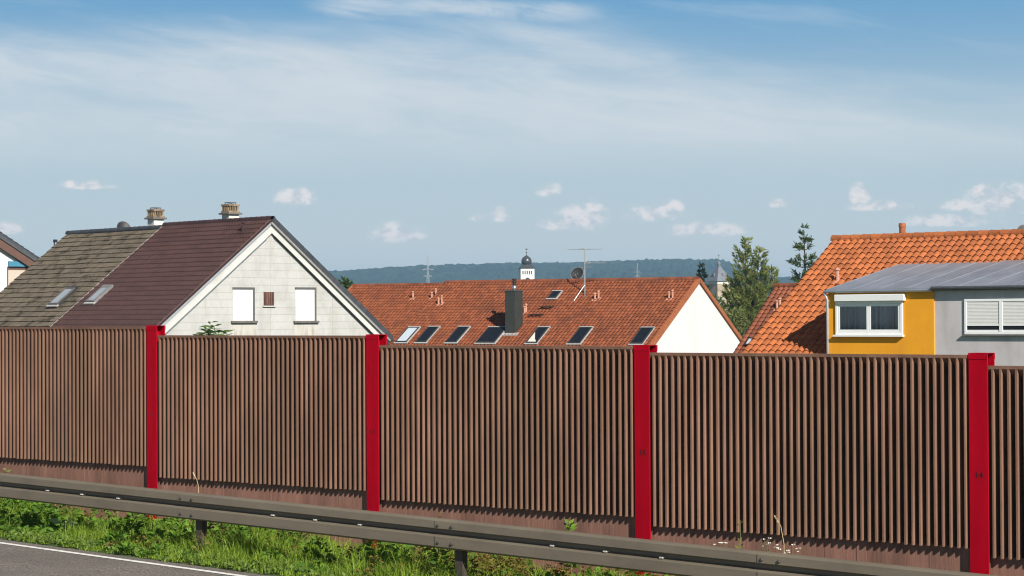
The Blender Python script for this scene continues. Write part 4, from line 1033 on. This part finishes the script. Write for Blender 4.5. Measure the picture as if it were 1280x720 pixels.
w = bpy.data.worlds.new('World'); S.world = w; w.use_nodes = True; nt = w.node_tree
bg = nt.nodes['Background']; SKS = .05; EXPO = .5; bg.inputs[1].default_value = SKS
sky = nt.nodes.new('ShaderNodeTexSky'); sky.sky_type = 'NISHITA'; sky.sun_disc = False; sky.sun_elevation = EL; sky.sun_rotation = pi - AZ
sky.altitude = 200; sky.air_density = 1.0; sky.dust_density = .6; sky.ozone_density = 1.6
tc = nt.nodes.new('ShaderNodeTexCoord'); sp = nt.nodes.new('ShaderNodeSeparateXYZ'); nt.links.new(tc.outputs['Generated'], sp.inputs[0])
def M(op, a, b=0., c=0., clamp=False):
    n = nt.nodes.new('ShaderNodeMath'); n.operation = op; n.use_clamp = clamp
    for i, v in enumerate((a, b, c)):
        if hasattr(v, 'is_linked'): nt.links.new(v, n.inputs[i])
        else: n.inputs[i].default_value = v
    return n.outputs[0]
def SS(x, a, b, lo=0., hi=1.):
    n = nt.nodes.new('ShaderNodeMapRange'); n.interpolation_type = 'SMOOTHSTEP'
    for i, v in enumerate((x, a, b, lo, hi)):
        if hasattr(v, 'is_linked'): nt.links.new(v, n.inputs[i])
        else: n.inputs[i].default_value = v
    return n.outputs[0]
A = M('MULTIPLY', M('ARCTAN2', sp.outputs[0], sp.outputs[1]), 57.2958); Eg = M('MULTIPLY', M('ARCSINE', sp.outputs[2]), 57.2958)
def NZ(sa, se, scale, detail=6, rough=.6, shear=0., off=0., dist=0.):
    cb = nt.nodes.new('ShaderNodeCombineXYZ')
    e2 = M('MULTIPLY_ADD', A, shear, Eg)
    nt.links.new(M('MULTIPLY', A, sa), cb.inputs[0]); nt.links.new(M('MULTIPLY', e2, se), cb.inputs[1]); cb.inputs[2].default_value = off
    n = nt.nodes.new('ShaderNodeTexNoise'); n.inputs['Scale'].default_value = scale; n.inputs['Detail'].default_value = detail; n.inputs['Roughness'].default_value = rough; n.inputs['Distortion'].default_value = dist
    nt.links.new(cb.outputs[0], n.inputs[0]); return n.outputs[0]
nA = NZ(.10, .55, 1., 7, .55, .12, 3.3, .4); nB = NZ(.32, 1.5, 1., 9, .62, .12, 8.1, .9)
# cirrus sheet: lower edge soft, upper edge falling to the right
eu = M('ADD', SS(A, -1., 15., 8.0, 5.6), M('MULTIPLY', M('SUBTRACT', nA, .5), 2.4))
up = SS(Eg, M('ADD', eu, -1.3), M('ADD', eu, .35), 1., 0.)
lo = SS(Eg, M('ADD', 3.5, M('MULTIPLY', M('SUBTRACT', nB, .5), 1.2)), 5.1, 0., 1.)
cir = M('MULTIPLY', M('MULTIPLY', up, lo), SS(M('ADD', M('MULTIPLY', nA, .55), M('MULTIPLY', nB, .45)), .30, .60, .42, 1.))
wl = M('ADD', M('MULTIPLY_ADD', A, -.055, 8.05), M('MULTIPLY', M('SUBTRACT', nA, .5), 1.2))
wd_ = M('ABSOLUTE', M('SUBTRACT', Eg, wl))
wisp = M('MULTIPLY', M('MULTIPLY', SS(wd_, .02, .42, 1., 0.), M('MULTIPLY', SS(A, -5.8, -4.2), SS(A, 1.2, 3.2, 1., 0.))), SS(nB, .3, .65, .15, .75))
cir = M('MAXIMUM', cir, wisp)
thin = M('MULTIPLY', SS(NZ(.2, 1.5, 1., 7, .6, .15, 21., .5), .5, .8), .25)
cir = M('MULTIPLY', M('ADD', cir, M('MULTIPLY', thin, SS(Eg, 1, 6))), .93, clamp=True)
veil = M('MULTIPLY', SS(Eg, .0, 4.5, .42, .0), 1.)
# small cumulus low over the hills: azimuth, elevation, half widths
def px2(x, y): return (x - 640) / F * 57.2958, (399 - (y + .005 * (x - 640))) / F * 57.2958
cums = [(113, 236, 34, 7), (370, 250, 26, 12), (384, 243, 10, 9), (497, 294, 32, 14), (490, 288, 14, 12), (626, 271, 13, 11), (690, 240, 19, 11), (728, 275, 34, 19), (740, 264, 14, 14), (818, 270, 44, 12), (835, 262, 22, 12), (972, 257, 11, 7),
        (1072, 250, 15, 18), (1100, 261, 42, 8), (1200, 262, 28, 10), (1240, 258, 44, 24), (1225, 246, 24, 12), (22, 290, 17, 10), (600, 273, 14, 6), (690, 282, 22, 10), (880, 290, 50, 12), (1180, 280, 60, 10), (-90, 262, 40, 18), (-200, 270, 60, 25), (1400, 262, 50, 25), (1520, 275, 70, 20)]
tot = None
for (x, y, rx, ry) in cums:
    a0, e0 = px2(x, y); kx = 1.25 * rx / F * 57.3; ky = 1.3 * ry / F * 57.3
    da = M('MULTIPLY', M('SUBTRACT', A, a0), 1 / kx); de = M('MULTIPLY', M('SUBTRACT', Eg, e0), 1 / ky)
    de = M('ADD', M('MAXIMUM', de, 0.), M('MULTIPLY', M('MINIMUM', de, 0.), 1.7))
    m_ = M('SUBTRACT', 1., M('ADD', M('MULTIPLY', da, da), M('MULTIPLY', de, de)))
    fe = .55 if (rx >= 44 and ry <= 12) or x in (600, 690) else 1.
    if x in (880, 1180, 690, 600, 818): m_ = M('SUBTRACT', m_, .12)
    tot = m_ if tot is None else M('MAXIMUM', tot, m_)
nC = NZ(1., 1.5, 2.3, 4, .5, 0., 5.5, .2); nD = NZ(1., 1.4, 5., 3, .5, 0., 15.5, .1)
pf = M('ADD', M('MULTIPLY', M('MAXIMUM', tot, -1.), .75), M('MULTIPLY', M('SUBTRACT', M('ADD', M('MULTIPLY', nC, .75), M('MULTIPLY', nD, .25)), .5), 2.2))
cum = M('MULTIPLY', SS(pf, .0, .85), SS(tot, -.15, .35))
cum = M('MULTIPLY', cum, .97)
KD = 1 / (SKS * 2 ** EXPO)
def D(r, g, b): return tuple(((v / 255 / 12.92 if v / 255 <= .04045 else ((v / 255 + .055) / 1.055) ** 2.4)) * KD for v in (r, g, b))
lowsky = mix(nt, D(222, 227, 222), D(193, 212, 218), SS(Eg, .3, 4.))
lowsky = mix(nt, lowsky, D(108, 164, 206), SS(Eg, 3.5, 9.))
lowsky = mix(nt, lowsky, D(70, 128, 190), SS(Eg, 8., 24.))
col = mix(nt, lowsky, sky.outputs[0], SS(Eg, 11, 24))
col = mix(nt, col, D(217, 225, 230), cir)
shade = SS(M('MULTIPLY_ADD', nC, .6, M('MULTIPLY', nD, .4)), .38, .58)
cc = mix(nt, D(212, 214, 219), D(248, 242, 238), shade)
col = mix(nt, col, cc, cum)
nt.links.new(col, bg.inputs[0])

# ------------------------------------------------------------------ camera and render settings
c, s = cos(ROLL), sin(ROLL)
Rl = Vector((1, 0, 0)); Ul = Vector((0, -sin(PITCH), cos(PITCH))); Fw = Vector((0, cos(PITCH), sin(PITCH)))
cx = Rl * c - Ul * s; cy = Rl * s + Ul * c; cz_ = -Fw
mtx = Matrix(((cx.x, cy.x, cz_.x, 0), (cx.y, cy.y, cz_.y, 0), (cx.z, cy.z, cz_.z, CZ), (0, 0, 0, 1)))
cam = bpy.data.cameras.new('camera'); cam.sensor_width = 36; cam.lens = F / 1280 * 36; cam.clip_end = 20000; cam.clip_start = .1
co = bpy.data.objects.new('camera', cam); COL.objects.link(co); co.matrix_world = mtx; S.camera = co
S.view_settings.view_transform = 'Standard'; S.view_settings.look = 'None'; S.view_settings.exposure = EXPO; S.view_settings.gamma = 1
S.render.engine = 'CYCLES'; S.cycles.max_bounces = 6; S.cycles.volume_bounces = 0; S.cycles.transparent_max_bounces = 12
S.cycles.use_denoising = True; S.cycles.filter_width = 1.1
